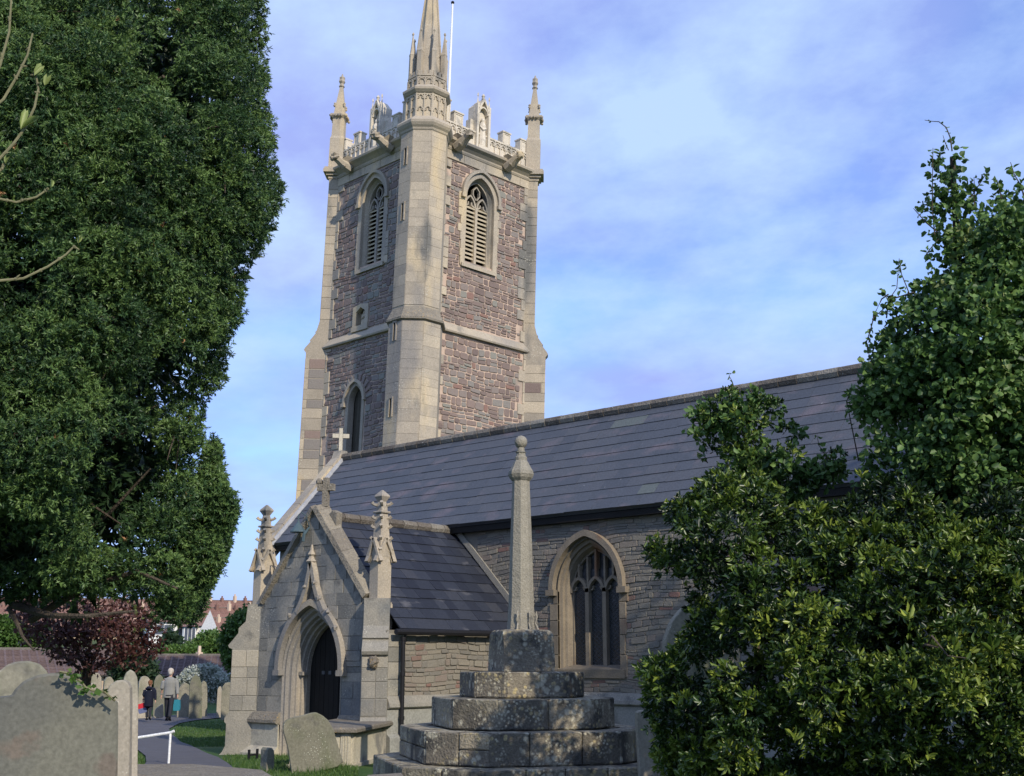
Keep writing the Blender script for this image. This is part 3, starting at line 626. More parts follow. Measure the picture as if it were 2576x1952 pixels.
# openwork parapets
def parapet(fr,u0,u1,cc,sgn):
    p=thing('parapet',None,None); p.parent=tower
    mb=MB(); mb.box(fr,u0,u1,17.0,17.60,-.28,-.05,.6); mb.box(fr,u0,u1,17.60,17.66,-.32,-.01,.5); mb.build('parapet_wall',M['ash_white'],p)
    n=int((u1-u0)/.25); w=(u1-u0)/n; mb=MB()
    for i in range(n):
        u=u0+(i+.5)*w
        if abs(u-cc)<.36: continue
        mb.bar(fr,arch(u,17.40,w/2-.015,17.55,n=5),.035,.0,-.06,.7)
        mb.box(fr,u-w/2-.014,u-w/2+.014,17.06,17.6,-.06,.0,.7)
        for q in (-1,1): mb.bar(fr,[(u+q*(w/2-.02),17.42),(u+q*.04,17.42),(u+q*.03,17.48)],.025,-.01,-.06,.7)
    mb.build('blind_tracery',M['ash_white'],p,kind='stuff')
    for a,b,z in (((cc+sgn*.98),(cc+sgn*1.34),18.13),((cc+sgn*1.82),(cc+sgn*2.3),18.13),((cc-sgn*.85),(cc-sgn*1.25),18.10),((cc-sgn*1.42),(cc-sgn*1.85),18.42)):
        a,b=min(a,b),max(a,b); mb=MB(); mb.box(fr,a,b,17.62,z-.05,-.30,-.04,.6); mb.box(fr,a-.02,b+.02,z-.05,z,-.33,-.01,.5)
        mb.bar(fr,[(a+.05,17.7),(a+.05,z-.1),(b-.05,z-.1),(b-.05,17.7)],.03,-.02,-.05,.7); mb.build('merlon',M['ash_white'],p)
    # central gabled niche
    c=thing('parapet_niche',None,None); c.parent=p
    mb=MB(); mb.box(fr,cc-.31,cc+.31,17.0,18.62,-.42,-.12,.6); mb.prism(fr,[(cc-.31,18.62),(cc+.31,18.62),(cc,18.95)],-.42,-.10,.6); mb.box(fr,cc-.44,cc+.44,17.0,18.12,-.38,-.14,.55); mb.build('niche_block',M['ash_white'],c)
    mb=MB()
    for s in (-1,1):
        mb.box(fr,cc+s*.26-.045,cc+s*.26+.045,17.05,18.7,-.14,.06,.6); mb.lathe(fr(cc+s*.26,0,.0),[(.05,18.68),(.012,18.95),(.035,18.99),(.03,19.06),(.01,19.1)],4,0,.5)
        mb.bar(fr,[(cc+s*.22,18.50),(cc+s*.12,18.70),(cc,18.92)],.07,.06,-.12,.6)
    mb.bar(fr,arch(cc,18.38,.20,18.62,n=6),.05,.04,-.1,.6); mb.lathe(fr(cc,0,-.02),[(.03,18.9),(.07,18.96),(.04,19.0),(.07,19.06),(.02,19.14)],5,0,.4)
    mb.box(fr,cc-.22,cc+.22,17.05,17.18,-.14,.10,.6); mb.build('canopy',M['ash_white'],c)
    mb=MB(); b=fr(cc,17.18,-.02); mb.lathe(b,[(.13,0),(.14,.25),(.11,.55),(.13,.75),(.10,.86),(.045,.90),(.07,.98),(.03,1.06)],8,.2,.8); mb.tube([fr(cc-.12,17.9,0),fr(cc-.05,17.75,.10),fr(cc+.08,17.85,.08)],.035,5,.7); mb.build('statue',M['ash_white'],c)
parapet(FE,.55,B-.05,2.48,1); parapet(FS,-A+.05,-.55,-2.75,-1)
mb=MB(); mb.box(F2,0,B,17.0,17.62,-.28,-.05,.5); mb.box(F3,0,A,17.0,17.62,-.28,-.05,.5); mb.build('rear_parapet',M['ash_white'],tower)
mb=MB()
for k in range(6):
    for F,Lq in ((F2,B),(F3,A)): mb.box(F,.3+k*.8,.3+k*.8+.35,17.6,18.1,-.30,-.04,.5)
mb.build('rear_merlons',M['ash_white'],tower,kind='stuff')
def gargoyle(fr,u,z,lean):
    g=MB(); b=fr(u,z-.02,.20)
    pts=[fr(u,z-.10,.15),fr(u+lean*.1,z-.02,.38),fr(u+lean*.2,z+.10,.58),fr(u+lean*.26,z+.15,.70)]
    g.tube(pts,[.20,.18,.15,.13],8,.6); g.blob(fr(u+lean*.28,z+.17,.76),.16,6,.3,sz=(1,1,.9),jit=.3)
    g.tube([fr(u+lean*.3,z+.13,.8),fr(u+lean*.34,z+.10,.93)],[.07,.045],6,.3); g.tube([fr(u+lean*.3,z+.2,.78),fr(u+lean*.33,z+.24,.9)],[.04,.03],5,.3)
    for s in (-1,1):
        v=[fr(u+s*.05,z,.3),fr(u+s*.24,z+.22,.22),fr(u+s*.20,z+.26,.42),fr(u+s*.06,z+.08,.6)]; g.add(v+[p+fr.U*.02*s for p in v],[(0,1,2,3),(4,5,6,7),(0,1,5,4),(1,2,6,5),(2,3,7,6),(3,0,4,7)],.4)
        g.blob(fr(u+lean*.26+s*.07,z+.28,.7),.04,4,.3); g.tube([fr(u+s*.09,z-.04,.35),fr(u+s*.12,z-.13,.5)],[.05,.035],5,.35)
    g.build('gargoyle',M['ash'],tower)
gargoyle(FE,1.24,16.82,.1); gargoyle(FE,3.52,16.82,.1); gargoyle(FS,-3.95,16.80,-.2); gargoyle(FS,-1.62,16.84,-.2)
# flagpole on the tower roof
fp=thing('flagpole','bare white flagpole rising behind the stone spirelet on the tower top','flagpole',TO+TM@Vector((-1.75,2.35,17.0)))
fp.rotation_euler=TM.to_euler()
mb=MB(); mb.lathe((0,0,0),[(.055,0),(.05,3),(.032,6.25)],10,0,.6); mb.build('pole',M['white'],fp,smooth=False)
mb=MB(); mb.blob((0,0,6.3),.065,8,.3,jit=0); mb.build('truck_ball',M['iron'],fp)

# ------------------------------------------------------------------ south aisle
YW=19.5; XW=-25.83; XE=-3.0
aisle=thing('church_aisle','long stone church aisle under a plain dark slate roof with one three-light traceried window','church building',(0,0,0))
FA=Fr((0,YW,0),(1,0,0),(0,-1,0))
WX=-15.44; opA=arch(WX,1.45,.80,2.50,n=10,zb=-.12)
mb=MB(); wall_hole(mb,FA,XW,XE,-2.1,2.95,opA); wA=mb.build('south_wall',M['mortar2'],aisle)
AS=StoneSet('stone',300)
exA=[surround(opA,.12,.16)]
for pts,ar in rubble(-18.6,-3.0,-.60,2.86,[.045,.06,.075,.09,.11],(.10,.38),exA,gap=.014,split=.2,wob=.03,round_=.35):
    AS.add(FA,pts,ar*(1 if -17.3<pts[0][0]<-12.5 else .01),.012+rng.uniform(-.008,.014),.010,(rng.uniform(.1,.84) if rng.random()>.035 else rng.choice([.93,1])),wA,M['rub2'])
AS.build('small_stones')
# window
aw=thing('traceried_window',None,None); aw.parent=aisle
mb=MB(); mb.band(FA,arch(WX,1.50,.97,2.68,n=12,zb=1.46),arch(WX,1.48,.86,2.55,n=12,zb=1.46),.14,0,.5)
for s in (-1,1): mb.box(FA,WX+s*.93-.11,WX+s*.93+.11,1.36,1.48,0,.15,.4)
mb.build('hood_mould',M['winstone'],aw)
z=-.3; k=0
while z<1.35:
    h=rng.uniform(.28,.45)
    for s in (-1,1):
        ww=.92+rng.choice([0,.10,.04]); a,b=(WX-ww,WX-.80) if s<0 else (WX+.80,WX+ww); mb=MB(); mb.stone(FA,[(a,z+.005),(b,z+.005),(b,min(z+h,1.45)-.005),(a,min(z+h,1.45)-.005)],.035,.01,rng.uniform(.3,.8)); mb.build('jamb_stone',M['winstone'],aw)
    z+=h
mb=MB(); steps=[(.80,2.50,0.035),(.80,2.50,-.04),(.74,2.42,-.06),(.74,2.42,-.13),(.69,2.36,-.15),(.67,2.33,-.22),(.655,2.31,-.28)]
prev=None
for hw_,za,d in steps:
    o=arch(WX,1.45,hw_,za,n=12,zb=-.12)
    if prev:
        for i in range(len(o)-1): mb.quad(FA(*prev[0][i],prev[1]),FA(*prev[0][i+1],prev[1]),FA(*o[i+1],d),FA(*o[i],d),.55)
    prev=(o,d)
mb.band(FA,arch(WX,1.45,.655,2.31,n=12,zb=-.12),arch(WX,1.45,.62,2.27,n=12,zb=-.1),-.28,-.45,.5); mb.build('moulded_jamb',M['winstone'],aw)
mb=MB(); vs=[FA(WX-.92,-.31,.05),FA(WX+.92,-.31,.05),FA(WX+.92,-.14,.06),FA(WX-.92,-.14,.06),FA(WX-.66,-.05,-.3),FA(WX+.66,-.05,-.3)]; mb.add(vs,[(0,1,2,3),(3,2,5,4)],.4); mb.build('sill',M['winstone'],aw)
mb=MB()
for s in (-1,1): mb.bar(FA,[(WX+s*.225,-.1),(WX+s*.225,1.5)],.095,-.22,-.42,.6)
for i in (-1,0,1):
    c=WX+i*.45; mb.bar(FA,arch(c,1.42,.205,1.72,n=8),.065,-.22,-.40,.6)
    for q in (-1,1): mb.bar(FA,[(c+q*.19,1.46),(c+q*.11,1.48),(c+q*.09,1.54)],.03,-.27,-.38,.6)
    mb.bar(FA,[(c,1.70),(c,(2.3 if i==0 else 2.02))],.05,-.24,-.38,.6)
for i in (-1,1):
    mb.bar(FA,[(WX+i*.225,1.52),(WX+i*.225,2.15)],.045,-.25,-.38,.6)
mb.build('tracery',M['winstone'],aw)
for i in (-1,0,1):
    mb=MB(); c=WX+i*.45; mb.quad(FA(c-.225,-.1,-.33),FA(c+.225,-.1,-.33),FA(c+.225,1.9,-.33),FA(c-.225,1.9,-.33)); mb.build('leaded_pane',M['glass'],aw)
    mb=MB(); y0=-.1
    for k in range(-3,24):
        for s in (-1,1):
            a=(-.2,y0+k*.085); b=(.2,y0+k*.085+.30*1)
            if s<0: a,b=(.2,a[1]),(-.2,b[1])
            p=[a,b]; 
            q=[(c+x,min(max(z,-.1),1.55)) for x,z in p]
            if abs(q[0][1]-q[1][1])<.02: continue
            mb.bar(FA,q,.008,-.322,-.33,.5)
    mb.build('lead_lattice',M['came'],aw,kind='stuff')
mb=MB(); mb.quad(FA(WX-.66,1.4,-.36),FA(WX+.66,1.4,-.36),FA(WX+.66,2.35,-.36),FA(WX-.66,2.35,-.36)); mb.build('upper_glass',M['glass'],aw)
# plinth
for prof,nm,mt in (([(-.01,-.58),(.05,-.60),(.13,-.74),(.14,-.80),(.10,-.83),(-.01,-.84)],'plinth_course',M['ash_grey']),([(.05,-.83),(.07,-.85),(.07,-1.30),(.16,-1.36),(.18,-2.1),(0,-2.1)],'plinth',M['plaster'])):
    run(FA,XW,XE,prof,nm,mt,aisle)
# roof
EZ,RZ,RY=3.05,5.60,21.58
RFV=Vector((0,RY-19.25,RZ-EZ)); SL=RFV.length
FR=Fr((0,19.25,EZ),(1,0,0),Vector((0,-(RZ-EZ),RY-19.25)),RFV)
mb=MB(); mb.box(FR,XW,XE,0.02,SL,-.10,-.012,.5); rS=mb.build('south_roof',M['slate'],aisle)
SS=StoneSet('slate',300)
def slates(fr,u0,u1,SLn,nc,ws,coll,parent,mat,lift=.014,r=rng,tr=(.25,.75)):
    ch=SLn/nc
    for i in range(nc):
        u=u0-r.uniform(0,ws[1]*.6); dz=r.uniform(-.008,.008)
        while u<u1:
            w=r.uniform(*ws); a,b=max(u,u0),min(u+w,u1)
            if b-a>.04:
                v0=i*ch+dz+r.uniform(-.008,.008)-(.012 if r.random()<.04 else 0); v1=(i+1)*ch+.05; l=lift+r.uniform(-.004,.004)
                coll.append((fr,a+.002,b-.002,v0,v1,l,(r.uniform(*tr) if r.random()>.012 else 1),parent,mat))
            u+=w
def build_slates(lst,name,rest,limit=300):
    def one(mb,q):
        fr,a,b,v0,v1,l,t,_,_m=q
        p=[fr(a,v0,l),fr(b,v0,l),fr(b,v1,.0),fr(a,v1,.0),fr(a,v0,-.004),fr(b,v0,-.004)]
        mb.add(p,[(0,1,2,3),(4,5,1,0),(0,3,4),(1,5,2)],t)
    for q in lst[:limit]:
        mb=MB(); one(mb,q); mb.build(name,q[8],q[7])
    if lst[limit:]:
        mb=MB()
        for q in lst[limit:]: one(mb,q)
        mb.build(rest,lst[limit][8],lst[limit][7],kind='stuff')
L=[]; slates(FR,XW+.08,XE,SL,11,(.42,.80),L,rS,M['slate'])
L.sort(key=lambda q: (0 if (q[1]<-11.5) else 1, q[1])); build_slates(L,'slate','far_slates')
FRN=Fr((0,23.9,EZ),(1,0,0),Vector((0,(RZ-EZ),23.9-RY)),Vector((0,-(23.9-RY),RZ-EZ)))
mb=MB(); mb.box(FRN,XW,XE,0,SL,-.1,.02,.4); mb.build('north_roof',M['slate'],aisle)
mb=MB(); mb.box(FA,XW,XE,2.86,2.985,.02,.17,.4); mb.build('eaves_shadow_board',M['door'],aisle)  # fascia board coloured near-black to stand in for shadow under the eaves
mb=MB(); mb.quad((XW,19.5,-2),(XW,23.9,-2),(XW,23.9,3),(XW,19.5,3)); mb.poly([(XW,19.5,3),(XW,23.9,3),(XW,RY,5.6)]); mb.quad((XW,23.9,-2),(XE,23.9,-2),(XE,23.9,3),(XW,23.9,3))
mb.quad((XE,19.5,-2),(XE,23.9,-2),(XE,23.9,3),(XE,19.5,3)); mb.poly([(XE,19.5,3),(XE,23.9,3),(XE,RY,5.6)]); mb.build('end_walls',M['rub2'],aisle)
x=XW
while x<XE:
    w=rng.uniform(.42,.48); mb=MB(); mb.tube([(x,RY,5.60+.04),(x+w-.006,RY,5.60+.035)],[.115,.125],8,rng.uniform(.1,.9)); mb.build('ridge_tile',M['ridge'],aisle); x+=w
# gable coping with its lit lead flashing, and the gable cross
v=-.18
while v<SL:
    l=min(.8,SL-v+.02); mb=MB(); mb.box(FR,XW-.34,XW-.02,v+.006,v+l-.006,-.32,.15,rng.uniform(.2,.8)); mb.build('coping_stone',M['ash'],aisle); v+=l
mb=MB(); mb.box(FR,XW-.02,XW+.05,-.05,SL,-.02,.08,.3); mb.build('lead_flashing',M['lead'],aisle)
mb=MB(); c=Vector((XW-.16,RY,5.62)); mb.prism(Fr(c,(0,1,0),(1,0,0)),[(-.30,-.30),(.30,-.30),(.10,.22),(-.10,.22)],-.17,.17,.5); mb.build('gablet',M['ash'],aisle)
mb=MB(); f=Fr(c,(.62,.78,0),(.78,-.62,0)); mb.box(f,-.05,.05,.15,.88,-.055,.055,.7); mb.box(f,-.235,-.06,.60,.72,-.05,.05,.7); mb.box(f,.06,.235,.60,.72,-.05,.05,.7); mb.build('gable_cross',M['tombpale'],aisle)

# ------------------------------------------------------------------ south porch
porch=thing('church_porch','grey ashlar porch with gable front, crocketed pinnacles and deep pointed doorway','porch',(0,0,0))
PX=-19.40; PL,PR=-21.42,-17.43; YP=15.5; FPf=Fr((0,YP,0),(1,0,0),(0,-1,0))
DC=-19.33; opD=arch(DC,-.2,.93,1.10,n=12,zb=-1.95)
gl=lambda z: max(0,(z-.86)/1.135) if z>.86 else 0
mb=MB(); wall_hole(mb,FPf,PL,PR,-2.1,1.12,opD)
mb.poly([FPf(PL+.22,1.12),FPf(PR-.22,1.12),FPf(PX+.02,3.02),FPf(PX-.02,3.02)]); wP=mb.build('front_wall',M['mortar2'],porch)
PS=StoneSet('ashlar_block',300)
for pts,ar in rubble(PL,PR,-1.0,2.9,[.24,.30,.35,.28],(.26,.66),[surround(opD,.0,.02)],gap=.006,split=.05,round_=.05,wob=0,ed=lambda v,s:gl(v+.12)+.03):
    PS.add(FPf,pts,ar,.014+rng.uniform(-.002,.004),.005,min(1,max(0,rng.gauss(.5,.25))),wP,M['ash_grey'])
PS.build('small_blocks')
# doorway
dw=thing('doorway',None,None); dw.parent=porch
mb=MB(); prev=None
for i,(hw_,za,d) in enumerate([(.93,1.10,.02),(.90,1.07,-.02),(.86,1.02,-.02),(.83,.985,-.09),(.80,.95,-.10),(.775,.925,-.10),(.75,.895,-.18),(.715,.86,-.19),(.695,.835,-.27),(.65,.79,-.28),(.63,.77,-.36),(.60,.74,-.36),(.60,.74,-.5)]):
    o=arch(DC,-.2,hw_,za,n=14,zb=-1.95)
    if prev:
        for k in range(len(o)-1): mb.quad(FPf(*prev[0][k],prev[1]),FPf(*prev[0][k+1],prev[1]),FPf(*o[k+1],d),FPf(*o[k],d),.4+.25*(i%2))
    prev=(o,d)
mb.build('moulded_arch',M['ash'],dw)
hA=arch(DC,-.12,1.06,1.24,n=14,zb=-.16); hB=arch(DC,-.12,.94,1.12,n=14,zb=-.16)
mb=MB(); mb.band(FPf,hA,hB,.13,0,.5)
for s in (-1,1):
    mb.box(FPf,DC+s*1.0-.10,DC+s*1.0+.10,-.26,-.15,0,.14,.35)
    mb.bar(FPf,[(DC+s*.42,.98),(DC+s*.26,1.22),(DC+s*.13,1.50),(DC+s*.05,1.80),(DC-.03,2.0)],.10,.14,0,.55)
mb.build('ogee_hood_mould',M['ash'],dw)
mb=MB(); mb.lathe(FPf(DC-.05,0,.07),[(.05,1.85),(.07,1.95),(.12,2.0),(.07,2.05),(.05,2.1),(.085,2.14),(.04,2.22),(.02,2.34)],6,.2,.5); mb.build('hood_finial',M['ash'],dw)
for u,z in ((.14,1.56),(.27,1.26),(.55,.98),(.78,.66),(-.16,1.50),(-.60,.92)):
    mb=MB(); mb.blob(FPf(DC+u*1.05,z,.12),.055,5,.35,jit=.35); mb.build('crocket',M['ash'],dw)
for s in (-1,1): 
    mb=MB(); mb.box(FPf,DC+s*.63-.06,DC+s*.63+.06,-.26,-.19,-.40,-.22,.4); mb.build('capital',M['ash'],dw)
for k in range(8):
    u=DC-.60+k*.15; mb=MB(); mb.box(FPf,u,u+.142,-1.95,.8,-.50,-.455+rng.uniform(-.006,.006),rng.uniform(0,1)); mb.build('door_plank',M['door'],dw)
for u in (-.18,.03,.23): mb=MB(); mb.box(FPf,DC+u-.05,DC+u+.04,-.24,-.17,-.455,-.44,.9); mb.build('hinge_plate',M['came'],dw)
# plinth of the front
for a,b in ((PL,DC-.93),(DC+.93,PR)):
    run(FPf,a,b,[(0,-.98),(.06,-1.0),(.14,-1.14),(.14,-1.20),(.09,-1.23),(0,-1.23)],'plinth_course',M['coping'],porch); run(FPf,a,b,[(.05,-1.22),(.07,-1.22),(.07,-1.66),(.22,-1.80),(.22,-2.2),(0,-2.2)],'plinth',M['tombpale'],porch)
# diagonal buttresses
def pbutt(cx,D,prof,t,name):
    D=Vector(D).normalized(); S=Vector((-D.y,D.x,0)); fr=Fr((cx,YP,0),D,S); mb=MB(); mb.prism(fr,prof,-t,t,.5); return mb.build(name,M['ash_grey'],porch),fr
pw=[(-.3,-2.2),(.50,-2.2),(.50,-1.86),(.44,-1.80),(.38,-1.68),(.38,-1.24),(.42,-1.20),(.42,-1.12),(.33,-1.0),(.33,.27),(.40,.30),(.42,.35),(.36,.42),(.22,.60),(.22,.70),(.08,.84),(.05,1.2),(-.3,1.2)]
bW,frW=pbutt(PL,(-1,-1,0),pw,.24,'west_buttress')
pe=[(-.3,-2.2),(.42,-2.2),(.42,-1.75),(.37,-1.66),(.37,-1.24),(.41,-1.20),(.41,-1.12),(.31,-1.0),(.31,.12),(.37,.14),(.40,.20),(.36,.26),(.22,.42),(.26,.45),(.20,.54),(.08,.68),(.05,1.2),(-.3,1.2)]
bE,frE=pbutt(PR,(1,-1,0),pe,.245,'east_buttress')
# block faces on the buttresses
z=-.98
for z,h in ((-.98,.30),(-.68,.36),(-.32,.22),(-.10,.35)):
    s=-1; cut=rng.uniform(-.02,.14)
    Dw=Vector((-1,-1,0)).normalized(); Sw=Vector((1,-1,0)).normalized(); f=Fr(Vector((PL,YP,0))+Sw*.24,Dw,Sw)
    for a,b in ((-.22,cut),(cut,.335)):
        mb=MB(); mb.stone(f,[(a+.004,z+.005),(b-.004,z+.005),(b-.004,z+h-.005),(a+.004,z+h-.005)],.014,.01,rng.uniform(.3,.95)); mb.build('ashlar_block',M['ash_grey'],bW)
for z,h in ((-.98,.32),(-.66,.30),(-.36,.26),(-.10,.20)):
    De=Vector((1,-1,0)).normalized(); Se=Vector((1,1,0)).normalized(); f=Fr(Vector((PR,YP,0))+De*.31,Se,De); cut=rng.choice([None,.02,-.05])
    for a,b in (((-.245,.245),) if cut is None else ((-.245,cut),(cut,.245))):
        mb=MB(); mb.stone(f,[(a+.004,z+.005),(b-.004,z+.005),(b-.004,z+h-.005),(a+.004,z+h-.005)],.012,.01,rng.uniform(.2,.9)); mb.build('ashlar_block',M['ash_grey'],bE)
mb=MB(); c=Vector((PR,YP,0))+De*.33; f=Fr(c,Se,De); mb.blob(f(-.02,.0,.04),.10,8,.2,sz=(1,1,1.1),jit=.3); mb.build('carved_head',M['coping'],bE)
# pinnacles
def pinn(x0,x1,zt,zbase):
    cx=(x0+x1)/2+0.0; cy=YP+.17; c=Vector((cx,cy,0)); hx,hy=(x1-x0)/2,.17
    mb=MB(); f=Fr(c,(1,0,0),(0,-1,0)); mb.box(f,-hx-.03,hx+.03,zbase,1.10,-hy-.03,hy+.03,.5); mb.box(f,-hx,hx,1.10,1.97,-hy,hy,.7); mb.box(f,-hx-.02,hx+.02,1.08,1.13,-hy-.02,hy+.02,.3)
    p=mb.build('pinnacle',M['ash'],porch)
    for (U,Nn,w,d) in (((1,0,0),(0,-1,0),hx,hy),((0,1,0),(1,0,0),hy,hx),((1,0,0),(0,1,0),hx,hy),((0,1,0),(-1,0,0),hy,hx)):
        g=Fr(c,U,Nn); mb=MB(); mb.prism(g,[(-w,1.97),(w,1.97),(0,2.28)],d-.06,d,.7)
        for s in (-1,1): mb.bar(g,[(s*(w+.08),1.90),(0,2.36)],.055,d+.05,d-.04,.5)
        mb.build('gablet',M['ash'],p)
    q=1.414; mb=MB(); mb.lathe(c,[(.125*q,2.0),(.12*q,2.3),(.085*q,2.85)],4,math.pi/4,.55); mb.lathe(c,[(.115*q,2.85),(.125*q,2.87),(.115*q,2.89)],4,math.pi/4,.4); mb.lathe(c,[(.078*q,2.89),(.075*q,3.0),(.055*q,zt-.2),(.11*q,zt-.1),(.10*q,zt-.07),(.02,zt+.03)],4,math.pi/4,.5); mb.build('crocketed_spire',M['ash'],p)
    for zz in (2.12,2.35,2.58,2.76,3.03):
        for k in range(4):
            a=math.pi/2*k+math.pi/4; r=.205-.06*(zz-2.1)/.9+(.03 if zz>3 else 0); e=Vector((math.cos(a),math.sin(a),0))
            mb=MB(); mb.tube([c+e*(r-.08)+Zv*(zz-.02),c+e*(r-.01)+Zv*zz,c+e*(r+.025)+Zv*(zz+.035)],[.035,.03,.038],5,.5); mb.build('crocket',M['ash'],p)
pinn(PR-.24,PR,3.28,.55); pinn(PL,PL+.26,3.31,.6)
# gable coping, stepped kneelers, cross
ang=math.atan(1.135)
for s in (-1,1):
    V=Vector((-s*math.cos(ang),0,math.sin(ang))); Nn=Vector((s*math.sin(ang),0,math.cos(ang)))
    f=Fr((PX+s*1.62,YP,1.20),(0,-1,0),Nn,V); L_=1.62/math.cos(ang)+.02; v=0
    while v<L_-.05:
        l=min(.58,L_-v); mb=MB(); tt=rng.uniform(.2,.8)
        vs=[f(.09,v,.02),f(.09,v+l-.006,.02),f(.07,v+l-.006,.13),f(.07,v,.13),f(-.17,v,.24),f(-.17,v+l-.006,.24),f(-.38,v,.05),f(-.38,v+l-.006,.05),f(-.05,v,-.05),f(-.05,v+l-.006,-.05)]
        mb.add(vs,[(0,1,2,3),(3,2,5,4),(4,5,7,6),(0,1,9,8),(0,3,4,6,8),(1,2,5,7,9)],tt); mb.build('coping_stone',M['coping'],porch); v+=l
mb=MB(); f=Fr((PX+.17,YP+.12,3.12),(.9,.43,0),(.43,-.9,0)); mb.box(f,-.06,.06,.0,.36,-.06,.06,.5); mb.box(f,-.18,-.06,.33,.47,-.06,.06,.5); mb.box(f,.06,.18,.33,.47,-.06,.06,.5); mb.box(f,-.05,.05,.36,.60,-.055,.055,.5); mb.blob(f(-.15,.52,0),.08,5,.4); mb.build('gable_cross',M['coping'],porch)
mb=MB(); mb.stone(Fr((PX+.42,YP+.2,2.75),(1,0,0),(0,-1,0)),[(-.1,0),(.16,-.2),(.17,.22),(.02,.28),(-.1,.2)],.12,.02,.5); mb.build('saddle_stone',M['coping'],porch)
# porch roof
PRZ=2.92; EX=-16.98; EZp=.62
RV=Vector((PX-EX,0,PRZ-EZp)); SLp=RV.length
FPR=Fr((EX,0,EZp),(0,1,0),Vector((PRZ-EZp,0,EX-PX)),RV)
mb=MB(); mb.box(FPR,YP+.28,YW+.0,.02,SLp,-.08,-.012,.5); rP=mb.build('east_roof',M['slate_shaded'],porch)
L=[]; slates(FPR,YP+.20,YW,SLp,11,(.24,.46),L,rP,M['slate_shaded'],lift=.02,tr=(.0,.85)); build_slates(L,'slate','small_slates')
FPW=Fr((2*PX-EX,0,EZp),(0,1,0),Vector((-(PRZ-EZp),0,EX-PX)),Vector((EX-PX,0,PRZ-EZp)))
mb=MB(); mb.box(FPW,YP+.2,YW,0,SLp,-.08,.01,.5); mb.build('west_roof',M['slate_shaded'],porch)
y=YP+.30
while y<YW-.05:
    w=min(.42,YW-y); mb=MB(); mb.tube([(PX,y,PRZ+.03),(PX,y+w-.008,PRZ+.03)],[.115,.105],8,rng.uniform(.1,.9)); mb.build('ridge_tile',M['ridge'],porch); y+=w
mb=MB(); f=Fr((0,YW-.02,0),(1,0,0),(0,-1,0)); mb.bar(f,[(PX+.25,PRZ-.05),(EX-.05,EZp+.14)],.13,.04,0,.5); mb.build('weathering_strip',M['ash_grey'],porch)
# east wall of the porch
FPE=Fr((-17.15,0,0),(0,1,0),(1,0,0)); mb=MB(); mb.quad(FPE(15.5,-2),FPE(YW,-2),FPE(YW,.6),FPE(15.5,.6)); wPE=mb.build('east_wall',M['mortar2'],porch)
mb=MB(); f=Fr((-21.69,0,0),(0,-1,0),(-1,0,0)); mb.quad(f(-YW,-2),f(-15.5,-2),f(-15.5,.6),f(-YW,.6)); mb.build('west_wall',M['rub2'],porch)
ES=StoneSet('stone',300)
for pts,ar in rubble(15.98,YW,-.62,.52,[.07,.09,.11,.13],(.12,.36),gap=.018,split=.2,round_=.3): ES.add(FPE,pts,ar,.02+rng.uniform(-.01,.014),.014,(rng.uniform(.2,.86) if rng.random()>.06 else rng.choice([.93,1])),wPE,M['rub2'])
ES.build('small_stones')
z=-.62
while z<.5:
    h=rng.uniform(.22,.34); h=min(h,.56-z); mb=MB(); mb.stone(FPE,[(15.5,z+.004),(rng.choice([15.80,15.97]),z+.004),(15.97,z+h-.004),(15.5,z+h-.004)],.03,.01,rng.uniform(.2,.8)); mb.build('quoin',M['ash_grey'],wPE); z+=h
run(FPE,15.5,YW,[(-.01,-.60),(.05,-.62),(.13,-.76),(.14,-.82),(.10,-.85),(-.01,-.86)],'plinth_course',M['ash_grey'],porch); run(FPE,15.5,YW,[(.05,-.85),(.07,-.87),(.07,-1.30),(.16,-1.36),(.18,-2.1),(0,-2.1)],'plinth',M['plaster'],porch)
mb=MB(); mb.tube([(EX+.04,15.55,.56),(EX+.04,YW-.03,.575)],.055,8,.5); mb.build('gutter',M['iron'],porch)
mb=MB(); mb.tube([(EX+.04,15.80,.52),(EX-.02,15.80,.42),(EX-.02,15.80,.34),(EX-.02,15.80,-1.58),(EX+.04,15.78,-1.68)],.04,10,.5)
for z in (.40,-.25,-1.05): mb.tube([(EX-.02,15.80,z),(EX-.02,15.80,z+.07)],.05,10,.5)
mb.build('downpipe',M['iron'],porch)
# wall lantern over the arch
ln=thing('wall_lantern',None,None); ln.parent=porch
mb=MB(); b=FPf(PX-.27,2.60,.22); mb.lathe(b,[(.17,0),(.165,.02),(.03,.20),(.02,.24)],10,0,.5); mb.build('lamp_shade',M['verdigris'],ln)
mb=MB(); mb.tube([b+Vector((0,0,.22)),b+Vector((0,0,.36)),b+Vector((.06,.02,.41)),b+Vector((.12,.10,.34)),b+Vector((.13,.2,.1))],.013,6,.4); mb.tube([b+Vector((.13,.18,.1)),b+Vector((.18,.02,-.05)),b+Vector((.18,.0,-.2))],[.02,.035,.03],6,.4); mb.build('bracket',M['verdigris'],ln)
# boot scraper beside the porch
bs=gp(636,1912); bs2=gp(655,1910); d=Vector((bs2.x-bs.x,bs2.y-bs.y,0)).normalized()
sp=thing('boot_scraper','small black iron boot scraper standing at the foot of the west porch buttress','boot scraper',bs)
f=Fr((0,0,0),d,Vector((d.y,-d.x,0)))
for u in (-.13,.13): mb=MB(); mb.box(f,u-.018,u+.018,-.05,.20,-.02,.02,.5); mb.build('upright',M['iron'],sp)
mb=MB(); mb.box(f,-.13,.13,.08,.115,-.008,.008,.5); mb.build('scraper_bar',M['iron'],sp)

